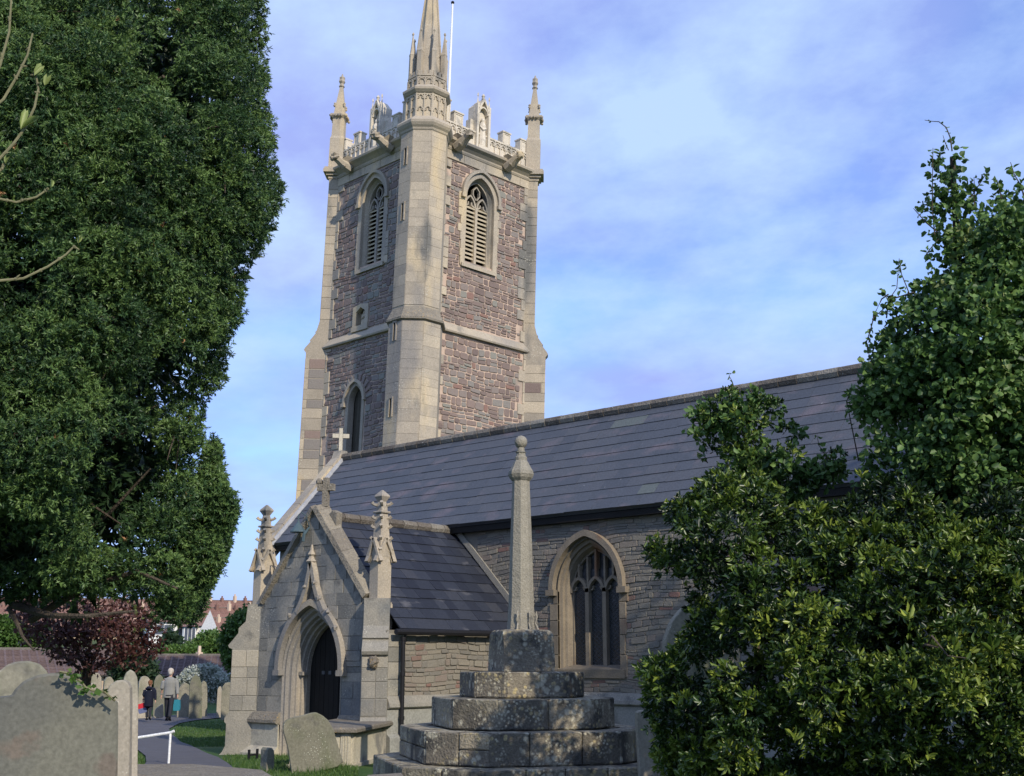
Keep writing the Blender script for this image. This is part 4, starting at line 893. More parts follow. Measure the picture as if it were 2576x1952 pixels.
# ------------------------------------------------------------------ churchyard cross
cr=thing('churchyard_cross','weathered stone churchyard cross shaft topped by a ball on octagonal steps','stone cross',(-11.28,12.72,-1.75))
CZ=-1.75; ca_=math.radians(90-122)
def octp(S,rot=ca_):
    D=.547*S; pts=[]; h=S/2; e=h+D*.7071
    base=[(e,-h),(e,h),(h,e),(-h,e),(-e,h),(-e,-h),(-h,-e),(h,-e)]
    c,s=math.cos(rot),math.sin(rot); return [(x*c-y*s,x*s+y*c) for x,y in base]
zs=[-1.75,-1.26,-.85,-.46,-.12]; SZ=[2.10,1.72,1.27,.862]
for i,S in enumerate(SZ):
    z0,z1=zs[i]-CZ,zs[i+1]-CZ; P=octp(S); st=MB(); C0=Fr((0,0,0),(1,0,0),(0,0,1),(0,1,0))
    st.prism(C0,[(x*.975,y*.975) for x,y in P],z0,z1-.015,.5); so=st.build('step',M['lichen'],cr)
    for k in range(8):
        a,b=Vector((*P[k],0)),Vector((*P[(k+1)%8],0)); e=b-a; Ln=e.length; U=e.normalized(); Nn=Vector((U.y,-U.x,0))
        nb=max(1,round(Ln/.55)); cuts=[0]+sorted(Ln*(j+rng.uniform(-.12,.12))/nb for j in range(1,nb))+[Ln]
        for j in range(nb):
            u0,u1=cuts[j]+(.004 if j else 0),cuts[j+1]-.008
            for zz0,zz1 in (((z0,z1),) if rng.random()>.16 or i==3 else ((z0,z0+.2),(z0+.2,z1))):
                ff=Fr(a,U,Nn); mb=MB(); dp=rng.uniform(-.006,.01)
                o=[(u0,zz0+.004),(u1,zz0+.004),(u1,zz1-.003-rng.uniform(0,.008)),(u0,zz1-.003-rng.uniform(0,.008))]; top=zz1>z1-.01
                n=4; mb.stone(ff,[(u0,o[0][1]),((u0+u1)/2,o[0][1]-.001),(u1,o[1][1]),(u1-.004,(o[1][1]+o[2][1])/2),(u1,o[2][1]-.012),(u1-.02,o[2][1]),(u0+.02,o[3][1]),(u0,o[3][1]-.015)],dp+.004,.018,rng.uniform(.1,.95),0,-.12)
                if top: zt=max(o[2][1],o[3][1]); mb.quad(ff(u0,o[3][1],dp-.012),ff(u1,o[2][1],dp-.012),ff(u1,z1-.004,-.34),ff(u0,z1-.004,-.34),rng.uniform(.4,1))
                mb.build('step_block',M['lichen'],so)
b=math.radians(90-118); q=.74/2; mb=MB()
def sq(h,c): 
    pts=[(h,-h+c),(h,h-c),(h-c,h),(-h+c,h),(-h,h-c),(-h,-h+c),(-h+c,-h),(h-c,-h)]; co,si=math.cos(b),math.sin(b); return [(x*co-y*si,x*si+y*co) for x,y in pts]
lv=[(q,.03,1.63),(q,.035,1.75),(q-.005,.05,2.0),(q,.09,2.12),(q-.015,.11,2.165),(q-.05,.12,2.19)]
vs=[];
for h,c,z in lv: vs+=[(x+.008*mnoise.noise(Vector((x*5,y*5,z*5))),y,z) for x,y in sq(h,c)]
fs=[(i*8+k,i*8+(k+1)%8,(i+1)*8+(k+1)%8,(i+1)*8+k) for i in range(len(lv)-1) for k in range(8)]+[tuple(range(40,48))]; mb.add(vs,fs,.6); mb.build('socket_stone',M['lichen'],cr)
mb=MB(); ra=b+math.pi/8; mb.lathe((0,0,0),[(.205,2.17),(.195,2.3),(.18,2.5),(.158,3.3),(.137,3.9),(.122,4.31)],8,ra,.5); mb.build('shaft',M['shaft'],cr)
mb=MB(); mb.lathe((0,0,0),[(.13,4.29),(.165,4.33),(.185,4.38),(.175,4.43),(.14,4.49),(.105,4.56),(.085,4.59)],8,ra,.4); mb.lathe((0,0,0),[(.085,4.57),(.09,4.63),(.07,4.65),(.065,4.69),(.08,4.705),(.055,4.72),(.05,4.79)],10,0,.45); mb.build('collar',M['shaft'],cr)
mb=MB(); mb.blob((0,0,4.855),.095,12,.4,jit=.03); mb.build('ball',M['shaft'],cr,smooth=True)
for k in (0,1,2,6,7):
    a=ra+math.pi/8+k*math.pi/4+.2; e=Vector((math.cos(a),math.sin(a),0)); mb=MB(); mb.tube([e*.19+Zv*2.38,e*.215+Zv*2.44,e*.225+Zv*2.36,e*.205+Zv*2.28,e*.25+Zv*2.18],.012,5,.9); mb.build('iron_clamp',M['shaft'],cr)

# ------------------------------------------------------------------ chest tomb
zl=-1.06; nl,ll,rl_=on(2,zl,898,1831),on(2,zl,735,1803),on(2,zl,1013,1808)
e1=(rl_-nl); e1.z=0; W1=e1.length; e1.normalize(); e2=Vector((-e1.y,e1.x,0)); 
if (ll-nl).dot(e2)<0: e2=-e2
W2=abs((ll-nl).dot(e2)); W2=min(max(W2,.8),1.3)
gz=ground_z(nl.x,nl.y); ct=thing('chest_tomb','pale chest tomb with a flat overhanging lid in front of the porch door','chest tomb',(nl.x,nl.y,gz))
f=Fr((0,0,zl-gz),e1,-e2); C0=Fr((0,0,zl-gz),e1,Zv,e2)
def ring(i): return [(i,i),(W1-i,i),(W1-i,W2-i),(i,W2-i)]
mb=MB(); vs=[]
for i,z in ((.03,-.09),(0,-.075),(0,-.03),(.03,0)): vs+=[C0(u,v,z) for u,v in ring(i)]
mb.add(vs,[(a*4+k,a*4+(k+1)%4,(a+1)*4+(k+1)%4,(a+1)*4+k) for a in range(3) for k in range(4)]+[(0,1,2,3),(12,13,14,15)],.3); mb.build('lid',M['coping'],ct)
mb=MB(); mb.prism(C0,ring(.13),-.8,-.085,.6); mb.build('chest_core',M['tombpale'],ct)
for (o,U,Nn,Wd) in ((C0(.13,.13,0),e1,-e2,W1-.26),(C0(.13,.13,0),e2,-e1,W2-.26)):
    g=Fr(o,U,Nn)
    for a,b in ((0,.17),(Wd-.17,Wd)):
        mb=MB(); mb.box(g,a,b,-.8,-.09,0,.035,.75); 
        for k in range(3): mb.box(g,a+.025+k*.045,a+.05+k*.045,-.62,-.14,.035,.046,.5)
        mb.build('pilaster',M['tombpale'],ct)
    mb=MB(); mb.stone(g,[(.19,-.62),(Wd-.19,-.62),(Wd-.19,-.13),(.19,-.13)],.02,.012,.8); mb.build('side_panel',M['tombpale'],ct)
    mb=MB(); mb.box(g,-.05,Wd+.05,-.85,-.60,0,.06,.4); mb.build('tomb_base',M['tombpale'],ct)

# ------------------------------------------------------------------ headstones traced at their own distances
def slab(label,px,dist,mat='grave',th=.11,yaw=0,group=None,name='headstone',cat='headstone',lean=0,sink=.25,tint=.5,px_ref=None,extra=None):
    cx=sum(p[0] for p in px)/len(px); by=max(p[1] for p in px); P0=facing(cx,by,dist); n=Vector((-P0.x,-P0.y,0)).normalized(); n=Matrix.Rotation(yaw,3,'Z')@n; n=(n+Zv*lean).normalized()
    U=Vector((-n.y,n.x,0)).normalized(); V=n.cross(U).normalized(); V=V if V.z>0 else -V
    pts=[]
    for a,b in px:
        d=ray(a,b); q=d*(P0.dot(n)/d.dot(n)); pts.append(((q-P0).dot(U),(q-P0).dot(V)))
    base=Vector((P0.x,P0.y,P0.z)); t=thing(name,label,cat,base,group)
    m=min(p[1] for p in pts); pts=[(u,v-(sink if v<m+.03 else 0)) for u,v in pts]
    f=Fr((0,0,0),U,n,V); mb=MB(); k=len(pts); c=(sum(p[0] for p in pts)/k,sum(p[1] for p in pts)/k)
    # smooth the outline a little with chaikin on upper part
    def chaik(P):
        o=[]
        for i in range(len(P)):
            a,b=P[i],P[(i+1)%len(P)]; L=math.hypot(b[0]-a[0],b[1]-a[1]); t_=.14
            o+= [(a[0]+(b[0]-a[0])*t_,a[1]+(b[1]-a[1])*t_),(a[0]+(b[0]-a[0])*(1-t_),a[1]+(b[1]-a[1])*(1-t_))]
        return o
    P=chaik(pts); k=len(P); e=.012
    ins=[(u+(c[0]-u)/max(.05,math.hypot(c[0]-u,c[1]-v))*e,v+(c[1]-v)/max(.05,math.hypot(c[0]-u,c[1]-v))*e) for u,v in P]
    vs=[f(*p,0) for p in ins]+[f(*p,-e) for p in P]+[f(*p,-th+e) for p in P]+[f(*p,-th) for p in ins]
    fs=[(a*k+i,a*k+(i+1)%k,(a+1)*k+(i+1)%k,(a+1)*k+i) for a in range(3) for i in range(k)]+[tuple(range(k)),tuple(range(3*k,4*k))]
    mb.add(vs,fs,tint); mb.build('stone_slab',M[mat],t)
    return t,f
c7=lambda x,y:(x/3.5517,1480+y/3.5517)
tA,fA_=slab('large smooth grey headstone with wavy shoulders and ivy along its top, nearest the camera',[(-150,2080),(-150,1790),(-60,1757),(0,1753),(27,1750),(38,1733),(60,1712),(95,1698),(135,1693),(170,1697),(197,1712),(214,1728),(239,1739),(268,1742),(285,1757),(299,1768),(301,2080)],6.5,'grave_big',.12)
tB,_=slab('round-topped headstone with white drips behind the large smooth headstone',[(-190,2000),(-190,1740),(-100,1705),(0,1687),(18,1672),(40,1664),(72,1662),(100,1670),(118,1688),(130,1720),(132,2000)],8.2,'grave',.12,tint=.65)
slab('tall narrow mossy headstone just behind the large smooth headstone',[(262,1985),(268,1740),(276,1722),(292,1712),(308,1710),(320,1716),(327,1732),(329,1985)],10.2,'grave_pale',.12,yaw=-.2,tint=.45,sink=.3)
slab('tall pointed headstone with yellow moss next to the handrail',[(311,1985),(310,1708),(317,1692),(328,1684),(339,1691),(346,1706),(348,1760),(350,1985)],11.6,'grave_pale',.1,tint=.6,sink=.3)
slab('leaning green-brown headstone streaked white in front of the chest tomb',[(737,1942),(724,1880),(712,1838),(713,1822),(720,1812),(733,1806),(760,1800),(784,1793),(796,1792),(812,1800),(826,1812),(838,1832),(850,1872),(866,1925)],19.6,'grave',.10,yaw=.12,tint=.42,sink=.1)
slab('very small plain stub of stone between porch buttress and leaning headstone',[(671,1928),(672,1888),(676,1881),(685,1881),(691,1890),(693,1926)],20.3,'grave',.22,yaw=.5,name='foot_stone',cat='foot stone')
slab('big pale round-topped headstone half hidden by the glossy bush below the aisle window',[(1668,1990),(1671,1650),(1676,1606),(1692,1562),(1718,1530),(1750,1513),(1790,1513),(1822,1530),(1848,1562),(1862,1606),(1866,1990)],16.3,'grave',.16,yaw=.35,tint=.8,sink=.4)
slab('small square pale headstone at the left foot of the glossy bush',[(1611,1925),(1601,1793),(1612,1787),(1650,1788),(1700,1790),(1706,1925)],15.2,'grave_pale',.1,yaw=.3,tint=.55,sink=.3)
far=[('low pinkish headstone farthest left in the far row',[(226,1790),(228,1706),(236,1693),(248,1693),(256,1706),(257,1790)],40,'grave_pale'),
 ('yellowish round headstone just right of the ivy sprig',[(222,1790),(222,1728),(231,1718),(241,1717),(250,1728),(252,1790)],30,'grave_pale'),
 ('small grey rounded headstone with a hole near the far row middle',[(260,1790),(262,1714),(270,1703),(279,1702),(287,1713),(288,1790)],36,'grave_pale'),
 ('pale rounded headstone directly behind the walking boy',[(348,1796),(349,1718),(356,1703),(365,1700),(374,1704),(381,1718),(383,1796)],46.5,'grave_pale'),
 ('blue-grey pointed headstone between the boy and the man',[(386,1794),(387,1716),(393,1702),(401,1696),(409,1702),(414,1716),(415,1794)],49,'grave'),
 ('broad grey-green headstone right of the walking man',[(446,1787),(448,1738),(456,1722),(466,1717),(476,1722),(481,1738),(484,1787)],47.0,'grave'),
 ('tall pointed headstone in front of the white blossom',[(476,1786),(477,1722),(482,1706),(492,1696),(502,1704),(508,1722),(510,1786)],45.8,'grave'),
 ('low dark headstone leaning beside the tall pointed one',[(503,1784),(505,1722),(512,1712),(519,1716),(522,1730),(523,1784)],47.5,'grave'),
 ('grey headstone close to the porch buttress in the far row',[(556,1784),(558,1730),(566,1718),(577,1716),(586,1722),(592,1732),(593,1784)],44.5,'grave'),
 ('thin upright headstone left of the one close to the buttress',[(545,1782),(547,1735),(551,1727),(556,1727),(558,1735),(558,1782)],46.2,'grave_pale')]
for lb,px,ds,mt in far: slab(lb,px,ds,mt,.14,yaw=rng.uniform(-.25,.25),tint=rng.uniform(.3,.8),group='headstones in the far row',sink=.5)
slab('low triangular grave slab tipped up between boy and man',[(388,1792),(390,1784),(411,1769),(413,1790)],44.6,'grave_pale',.3,name='grave_slab',cat='grave slab',sink=.2)
# ivy on the big headstone
def ivy():
    t=thing('ivy_sprig','green ivy trailing over the shoulder of the large smooth headstone','ivy',tA.location)
    st=[(150,1690),(175,1694),(190,1706),(203,1714),(215,1729),(232,1737),(262,1740),(276,1752),(290,1763)]; P=[facing(x,y,6.42)-tA.location for x,y in st]
    mb=MB(); mb.tube(P,.006,5,.3); mb.build('stem',M['twig'],t)
    V=[];Fq=[];T=[]
    for i in range(46):
        a=rng.random()*(len(P)-1); k=int(a); c=P[k].lerp(P[min(k+1,len(P)-1)],a-k)+Vector((rng.gauss(0,.012),rng.gauss(0,.012),rng.gauss(0,.012))); 
        ax=Vector((rng.gauss(0,1),rng.gauss(0,1)-.8,rng.gauss(0,.7))).normalized(); sd_=ax.cross(Vector((rng.gauss(0,1),rng.gauss(0,1),rng.gauss(0,1)))).normalized(); L=rng.uniform(.018,.042); b=len(V)
        V+=[c,c+ax*L*.4+sd_*L*.5,c+ax*L,c+ax*L*.4-sd_*L*.5]; Fq.append((b,b+1,b+2,b+3)); T.append(rng.uniform(.3,1))
    np_mesh('ivy_leaves',V,Fq,T,M['green'],t,'stuff')
ivy()
# flat ledgers at the very bottom of the view
def ledger(label,pxs,z,th,mat):
    P=[on(2,z,x,y) for x,y in pxs]; c=sum(P,Vector())/len(P); g=ground_z(c.x,c.y); t=thing('ledger_tomb',label,'ledger tomb',(c.x,c.y,g)); mb=MB()
    C0=Fr((0,0,z-g),(1,0,0),Zv,(0,1,0)); pts=[(p.x-c.x,p.y-c.y) for p in P]; ins=[(x*.985,y*.985) for x,y in pts]; k=len(pts)
    vs=[C0(*p,0) for p in ins]+[C0(*p,-.012) for p in pts]+[C0(*p,-th) for p in pts]; mb.add(vs,[(a*k+i,a*k+(i+1)%k,(a+1)*k+(i+1)%k,(a+1)*k+i) for a in range(2) for i in range(k)]+[tuple(range(k))],.5); mb.build('top_slab',M[mat],t)
    mb=MB(); mb.prism(C0,[(x*.93,y*.93) for x,y in pts],-(z-g)-.2,-th,.4); mb.build('tomb_sides',M['tombpale'],t)
ledger('broad flat tomb slab at the bottom edge beside the path',[(250,2060),(300,1922),(480,1921),(660,1936),(700,1960),(720,2060)],-1.02,.10,'coping')
ledger('dark flat tomb slab at the bottom edge left of the cross',[(890,1990),(925,1949),(1010,1944),(1040,1990)],-1.28,.08,'coping')

# ------------------------------------------------------------------ handrail
hb=gp(425,1925); dist=Vector((hb.x,hb.y,0)).length; top=facing(429,1843,dist); l=facing(345,1856,dist+.3); l2=facing(250,1875,dist+.6); r_=facing(438,1839,dist-.03)
hr=thing('handrail','white painted pipe handrail on a post beside the path','handrail',(top.x,top.y,hb.z-.1))
o=Vector(hr.location); mb=MB(); mb.tube([Vector((0,0,-.1)),top-o],.022,8,.6); mb.build('post',M['white'],hr)
mb=MB(); mb.tube([r_-o,top-o,l-o,l2-o],.026,8,.8); mb.build('rail',M['white'],hr); e=l2-o; mb=MB(); mb.tube([e,Vector((e.x,e.y,-.1))],.022,8,.6); mb.build('post',M['white'],hr)

# ------------------------------------------------------------------ foliage tools
def unit(a): return a/np.maximum(np.linalg.norm(a,axis=1,keepdims=True),1e-6)
def leaf_mesh(P,Ax,L,W,T,name,mat,parent,fold=.25,shape=.45,kind='stuff'):
    n=len(P); S=unit(np.cross(Ax,nr.normal(size=(n,3)))); Nn=np.cross(Ax,S); L=L[:,None]; W=W[:,None]
    if fold is None:
        V=np.stack([P,P+Ax*L*shape+S*W/2,P+Ax*L,P+Ax*L*shape-S*W/2],1).reshape(-1,3); F_=np.arange(4*n).reshape(-1,4); T2=T
    else:
        tip=P+Ax*L-Nn*L*.12; V=np.stack([P,P+Ax*L*.30+S*W*.42+Nn*W*fold,P+Ax*L*.70+S*W*.46+Nn*W*fold*.8,tip,P+Ax*L*.70-S*W*.46+Nn*W*fold*.8,P+Ax*L*.30-S*W*.42+Nn*W*fold],1).reshape(-1,3)
        b=np.arange(n)[:,None]*6; F_=np.concatenate([b+np.array([[0,1,2,3]]),b+np.array([[0,3,4,5]])]); T2=np.concatenate([T,T])
    return np_mesh(name,V,F_,T2,mat,parent,kind)
def inpoly(x,y,poly):
    c=False; n=len(poly)
    for i in range(n):
        x1,y1=poly[i]; x2,y2=poly[(i+1)%n]
        if (y1>y)!=(y2>y) and x<(x2-x1)*(y-y1)/(y2-y1)+x1: c=not c
    return c
def edge_dist(x,y,poly):
    m=1e9; n=len(poly)
    for i in range(n):
        x1,y1=poly[i]; x2,y2=poly[(i+1)%n]; dx,dy=x2-x1,y2-y1; t=max(0,min(1,((x-x1)*dx+(y-y1)*dy)/(dx*dx+dy*dy+1e-9))); m=min(m,math.hypot(x-x1-t*dx,y-y1-t*dy))
    return m
def sample_clumps(poly,n,dist,bulge,rpx,rad,voids=(),layers=((0,1),),lump=None):
    """clump centres filling a crown whose outline is poly; the crown is a real volume: bulging toward the viewer away from its outline"""
    xs=[p[0] for p in poly]; ys=[p[1] for p in poly]; out=[]; tries=0; lumps=[]
    if lump:
        for _ in range(lump[0]*40):
            if len(lumps)>=lump[0]: break
            x=rng.uniform(min(xs),max(xs)); y=rng.uniform(min(ys),max(ys)); R_=rng.uniform(*lump[1]); 
            if inpoly(x,y,poly) and all(math.hypot(x-a,y-b)>(R_+c)*FPX/dist*.62 for a,b,c in lumps): lumps.append((x,y,R_))
    while len(out)<n and tries<n*60:
        tries+=1; x=rng.uniform(min(xs),max(xs)); y=rng.uniform(min(ys),max(ys))
        if not inpoly(x,y,poly): continue
        e=edge_dist(x,y,poly); k=rng.random(); off=0
        for o_,w in layers:
            if k<w: off=o_; break
            k-=w
        if off==0 and any(inpoly(x,y,v) for v in voids): continue
        r=rng.uniform(*rad); rp=r*FPX/dist
        if e<rp*.75: 
            r=max(rad[0]*.5,e/FPX*dist*1.1); 
            if r<rad[0]*.55: continue
        t=min(e/rpx,1); d=dist-bulge*math.sqrt(max(0,1-(1-t)**2))+off+rng.uniform(-.25,.25)
        if lumps:
            q,R_=min(((math.hypot(x-a,(y-b)*.85+.25*c*FPX/dist)/(c*FPX/dist),c) for a,b,c in lumps))
            if q<1: d-=R_*.85*math.sqrt(1-q*q)
            elif q>1.15 and e>rp*2 and rng.random()<.75: continue
            else: d+=min(q-1,.6)*.9
        out.append((facing(x,y,d),r))
    return out
def edge_clumps(poly,dist,bulge,rpx,rad,keep,step=13):
    """small clumps that follow the crown's outline so that its rim is full and finely uneven"""
    out=[]; n=len(poly)
    for i in range(n):
        (x1,y1),(x2,y2)=poly[i],poly[(i+1)%n]; L=math.hypot(x2-x1,y2-y1)
        for k in range(int(L/step)+1):
            t=(k+rng.random())/(L/step+1); x=x1+(x2-x1)*t; y=y1+(y2-y1)*t
            if not keep(x,y) or rng.random()<.12: continue
            for nx,ny in (((y2-y1)/L,-(x2-x1)/L),(-(y2-y1)/L,(x2-x1)/L)):
                r=rng.uniform(*rad); q=r*FPX/dist*rng.uniform(1.05,1.7)
                if inpoly(x+nx*q,y+ny*q,poly): out.append((facing(x+nx*q,y+ny*q,dist-bulge*math.sqrt(max(0,1-(1-min(q/rpx,1))**2))+rng.uniform(-.15,.25)),r))
    return out
def rel(cl,o): return np.array([[c.x-o.x,c.y-o.y,c.z-o.z] for c,_ in cl]),np.array([r for _,r in cl])
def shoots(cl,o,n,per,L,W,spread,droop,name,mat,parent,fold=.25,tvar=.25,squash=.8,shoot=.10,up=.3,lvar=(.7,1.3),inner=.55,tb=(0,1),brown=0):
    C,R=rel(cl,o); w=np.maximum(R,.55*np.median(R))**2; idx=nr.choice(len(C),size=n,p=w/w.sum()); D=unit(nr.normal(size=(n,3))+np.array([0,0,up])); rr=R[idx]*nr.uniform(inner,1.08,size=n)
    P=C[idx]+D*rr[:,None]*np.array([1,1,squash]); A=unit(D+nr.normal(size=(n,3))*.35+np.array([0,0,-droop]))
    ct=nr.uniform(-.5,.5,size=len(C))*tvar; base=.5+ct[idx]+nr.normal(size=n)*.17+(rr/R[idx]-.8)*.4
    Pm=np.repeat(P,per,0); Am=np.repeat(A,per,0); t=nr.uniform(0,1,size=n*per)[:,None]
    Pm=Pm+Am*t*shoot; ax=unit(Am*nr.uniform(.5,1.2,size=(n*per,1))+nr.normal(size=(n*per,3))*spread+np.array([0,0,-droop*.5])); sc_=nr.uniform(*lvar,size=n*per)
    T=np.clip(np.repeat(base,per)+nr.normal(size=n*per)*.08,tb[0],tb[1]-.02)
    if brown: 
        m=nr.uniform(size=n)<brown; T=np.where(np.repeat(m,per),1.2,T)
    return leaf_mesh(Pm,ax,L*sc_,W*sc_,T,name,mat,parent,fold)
def limb(mb,P,r0,r1,n=7,jit=.0,tint=.5):
    k=len(P); pts=[Vector(p)+Vector((rng.gauss(0,jit),rng.gauss(0,jit),rng.gauss(0,jit*.5))) for p in P]; mb.tube(pts,[r0+(r1-r0)*i/(k-1) for i in range(k)],n,tint)

# ------------------------------------------------------------------ the big yew on the left
YD=13.0
ypoly=[(-260,-140),(668,-140),(668,0),(676,60),(673,140),(682,200),(677,250),(690,320),(693,400),(706,440),(707,520),(692,560),(676,600),(668,640),(632,655),(624,700),(620,765),(604,800),(586,840),(576,890),(568,939),(555,977),(534,997),(524,1018),(518,1065),(510,1105),(500,1136),(486,1172),(486,1260),(480,1400),(480,1500),(470,1560),(450,1575),(400,1535),(320,1505),(230,1510),(120,1520),(20,1512),(-260,1500)]
yvoid=[[(330,110),(470,100),(480,170),(500,230),(480,270),(420,260),(390,200),(330,180)],[(390,900),(520,930),(500,1010),(420,1040),(330,1020),(300,980)],[(205,1110),(380,1090),(430,1180),(400,1240),(330,1330),(280,1400),(220,1330),(200,1230)],[(0,1330),(80,1350),(90,1440),(0,1480),(-100,1480),(-100,1330)],[(160,40),(200,30),(190,120),(150,90)],[(40,570),(110,590),(120,700),(40,800),(-20,700)]]
yvoid=[[(sum(p[0] for p in v)/len(v)+(x-sum(p[0] for p in v)/len(v))*1.3,sum(p[1] for p in v)/len(v)+(y-sum(p[1] for p in v)/len(v))*1.3) for x,y in v] for v in yvoid]
def tree_root(name,label,cat,px,dist,group=None):
    q=facing(px,1700,dist); return thing(name,label,cat,(q.x,q.y,ground_z(q.x,q.y)),group)
ty=tree_root('yew_tree','huge dark green yew filling the left side and overhanging the headstones','tree',-330,YD+1.6); o=ty.location
cl=sample_clumps(ypoly,860,YD+1.6,2.6,620,(.13,.30),yvoid,((0,.85),(.8,.15)),lump=(150,(.26,.50)))
cl+=edge_clumps(ypoly,YD+1.6,2.6,620,(.12,.20),lambda x,y: x>300 or y>1490,12)
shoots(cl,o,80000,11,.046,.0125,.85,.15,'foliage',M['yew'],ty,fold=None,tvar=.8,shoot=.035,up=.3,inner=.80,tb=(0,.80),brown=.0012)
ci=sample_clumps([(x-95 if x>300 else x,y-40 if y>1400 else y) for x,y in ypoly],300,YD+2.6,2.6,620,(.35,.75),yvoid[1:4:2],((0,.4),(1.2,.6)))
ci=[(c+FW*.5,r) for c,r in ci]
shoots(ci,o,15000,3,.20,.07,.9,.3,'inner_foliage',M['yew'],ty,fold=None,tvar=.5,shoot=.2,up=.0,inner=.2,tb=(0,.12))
mb=MB(); q=lambda x,y,d: facing(x,y,d)-o
limb(mb,[Vector((0,0,-.2)),Vector((.1,0,1.6)),Vector((0,.1,4)),Vector((-.1,.1,8)),Vector((0,0,12))],.5,.12,10); mb.build('trunk',M['bark'],ty)
for P,r in (([(60,1500,14),(160,1400,13.6),(270,1290,13.2),(360,1180,12.9)],.04),([(60,1560,14),(200,1480,13.5),(330,1440,13),(440,1480,12.8)],.045),([(40,1520,14),(120,1545,13.2),(230,1550,12.8),(340,1535,12.6)],.05),([(100,1200,14),(250,1120,13.2),(320,1075,12.5)],.03),([(60,1300,14),(210,1260,13.4),(300,1330,13)],.03),([(120,500,14.3),(330,250,13.2),(420,190,12.6)],.07),([(20,1530,13.8),(40,1570,13.2),(60,1600,13),(75,1640,12.9)],.03)):
    mb=MB(); limb(mb,[q(*p) for p in P],r,r*.25,6,.03); mb.build('branch',M['bark'],ty)
mb=MB()
for i in range(46):
    c,r=rng.choice(cl); c=c-o; e=Vector((rng.gauss(0,1),rng.gauss(0,1)-.6,rng.gauss(-.5,.6))).normalized(); limb(mb,[c,c+e*r*.7+Vector((0,0,-.05)),c+e*r*1.2+Vector((0,0,-.12))],.012,.004,4)
mb.build('twigs',M['bark'],ty,kind='stuff')
# pointed side leader of the same tree
t2=ty
p2=[(537,1094),(528,1120),(520,1150),(508,1185),(480,1230),(460,1320),(450,1430),(452,1560),(470,1582),(492,1575),(506,1545),(520,1500),(528,1487),(531,1455),(552,1425),(563,1404),(571,1372),(580,1340),(587,1317),(589,1272),(575,1243),(571,1219),(562,1208),(557,1187),(549,1136)]
cl=sample_clumps(p2,150,14.4,.8,110,(.12,.27),(),((0,.75),(.7,.25))); cl+=edge_clumps(p2,14.4,.8,110,(.05,.10),lambda x,y: x>500,8); cl+= [(facing(537,1112,14.3),.05),(facing(536,1130,14.3),.07),(facing(534,1150,14.3),.09),(facing(535,1175,14.3),.12),(facing(536,1200,14.3),.14),(facing(538,1104,14.3),.04),(facing(540,1124,14.3),.07),(facing(543,1145,14.3),.09),(facing(526,1160,14.3),.07),(facing(538,1120,14.3),.08),(facing(536,1140,14.3),.10)]
shoots(cl,o,15500,10,.043,.0125,.85,.1,'side_leader_foliage',M['yew'],t2,fold=None,tvar=.7,shoot=.035,up=.4,inner=.7,tb=(0,.80))
mb=MB(); limb(mb,[facing(60,1300,14.6)-o,facing(330,1480,14.4)-o,facing(500,1400,14.4)-o,facing(538,1150,14.4)-o],.045,.015,7); mb.build('branch',M['bark'],t2)

# ------------------------------------------------------------------ shrubs and tree on the right
def sprig(mb,LP,P,r,n,L,o,out):
    """thin shoot through image-anchored points with leaves along it"""
    P=[p-o for p in P]; limb(mb,P,r,r*.4,5,0,.5)
    for i in range(n):
        a=rng.random()**.8*(len(P)-1); k=min(int(a),len(P)-2); c=P[k].lerp(P[k+1],a-k); t=(P[k+1]-P[k]).normalized(); s=Vector((rng.gauss(0,1),rng.gauss(0,1),rng.gauss(-.3,.8))).normalized(); ax=(t*.3+s).normalized(); out.append((c+s*L*.12,ax,L*rng.uniform(.6,1.15)))
RD=12.6
tr=tree_root('round_leaved_tree','tall straggly round-leaved tree rising above the glossy bush into the sky','tree',2480,RD+1.2); o=tr.location
pA=[(2700,430),(2700,1500),(2330,1500),(2200,1330),(2160,1230),(2170,1100),(2160,1010),(2176,935),(2200,900),(2215,860),(2235,810),(2262,770),(2290,745),(2280,700),(2320,690),(2345,665),(2358,620),(2370,575),(2400,560),(2440,555),(2470,505),(2520,500),(2550,485),(2600,490)]
vA=[[(2200,1180),(2290,1150),(2330,1230),(2260,1300),(2200,1290)],[(2420,1050),(2500,1070),(2480,1150),(2410,1130)]]
cl=sample_clumps(pA,300,RD+1.0,1.4,330,(.12,.30),vA,((0,.72),(.8,.28)),lump=(46,(.22,.45)))
cl+=[(facing(2387,392,RD+.2),.10),(facing(2385,425,RD+.2),.14),(facing(2392,465,RD+.2),.15),(facing(2390,510,RD+.2),.17),(facing(2394,555,RD+.2),.18),(facing(2355,490,RD+.2),.08),(facing(2350,530,RD+.3),.09),(facing(2425,500,RD+.2),.09)]
shoots(cl,o,13500,3,.066,.054,.8,.35,'foliage',M['broad'],tr,tvar=.5,shoot=.10,up=.2,inner=.35,tb=(0,1))
out=[]; mb=MB(); F_=lambda pts,d=0: [facing(x,y,RD+.1+d) for x,y in pts]
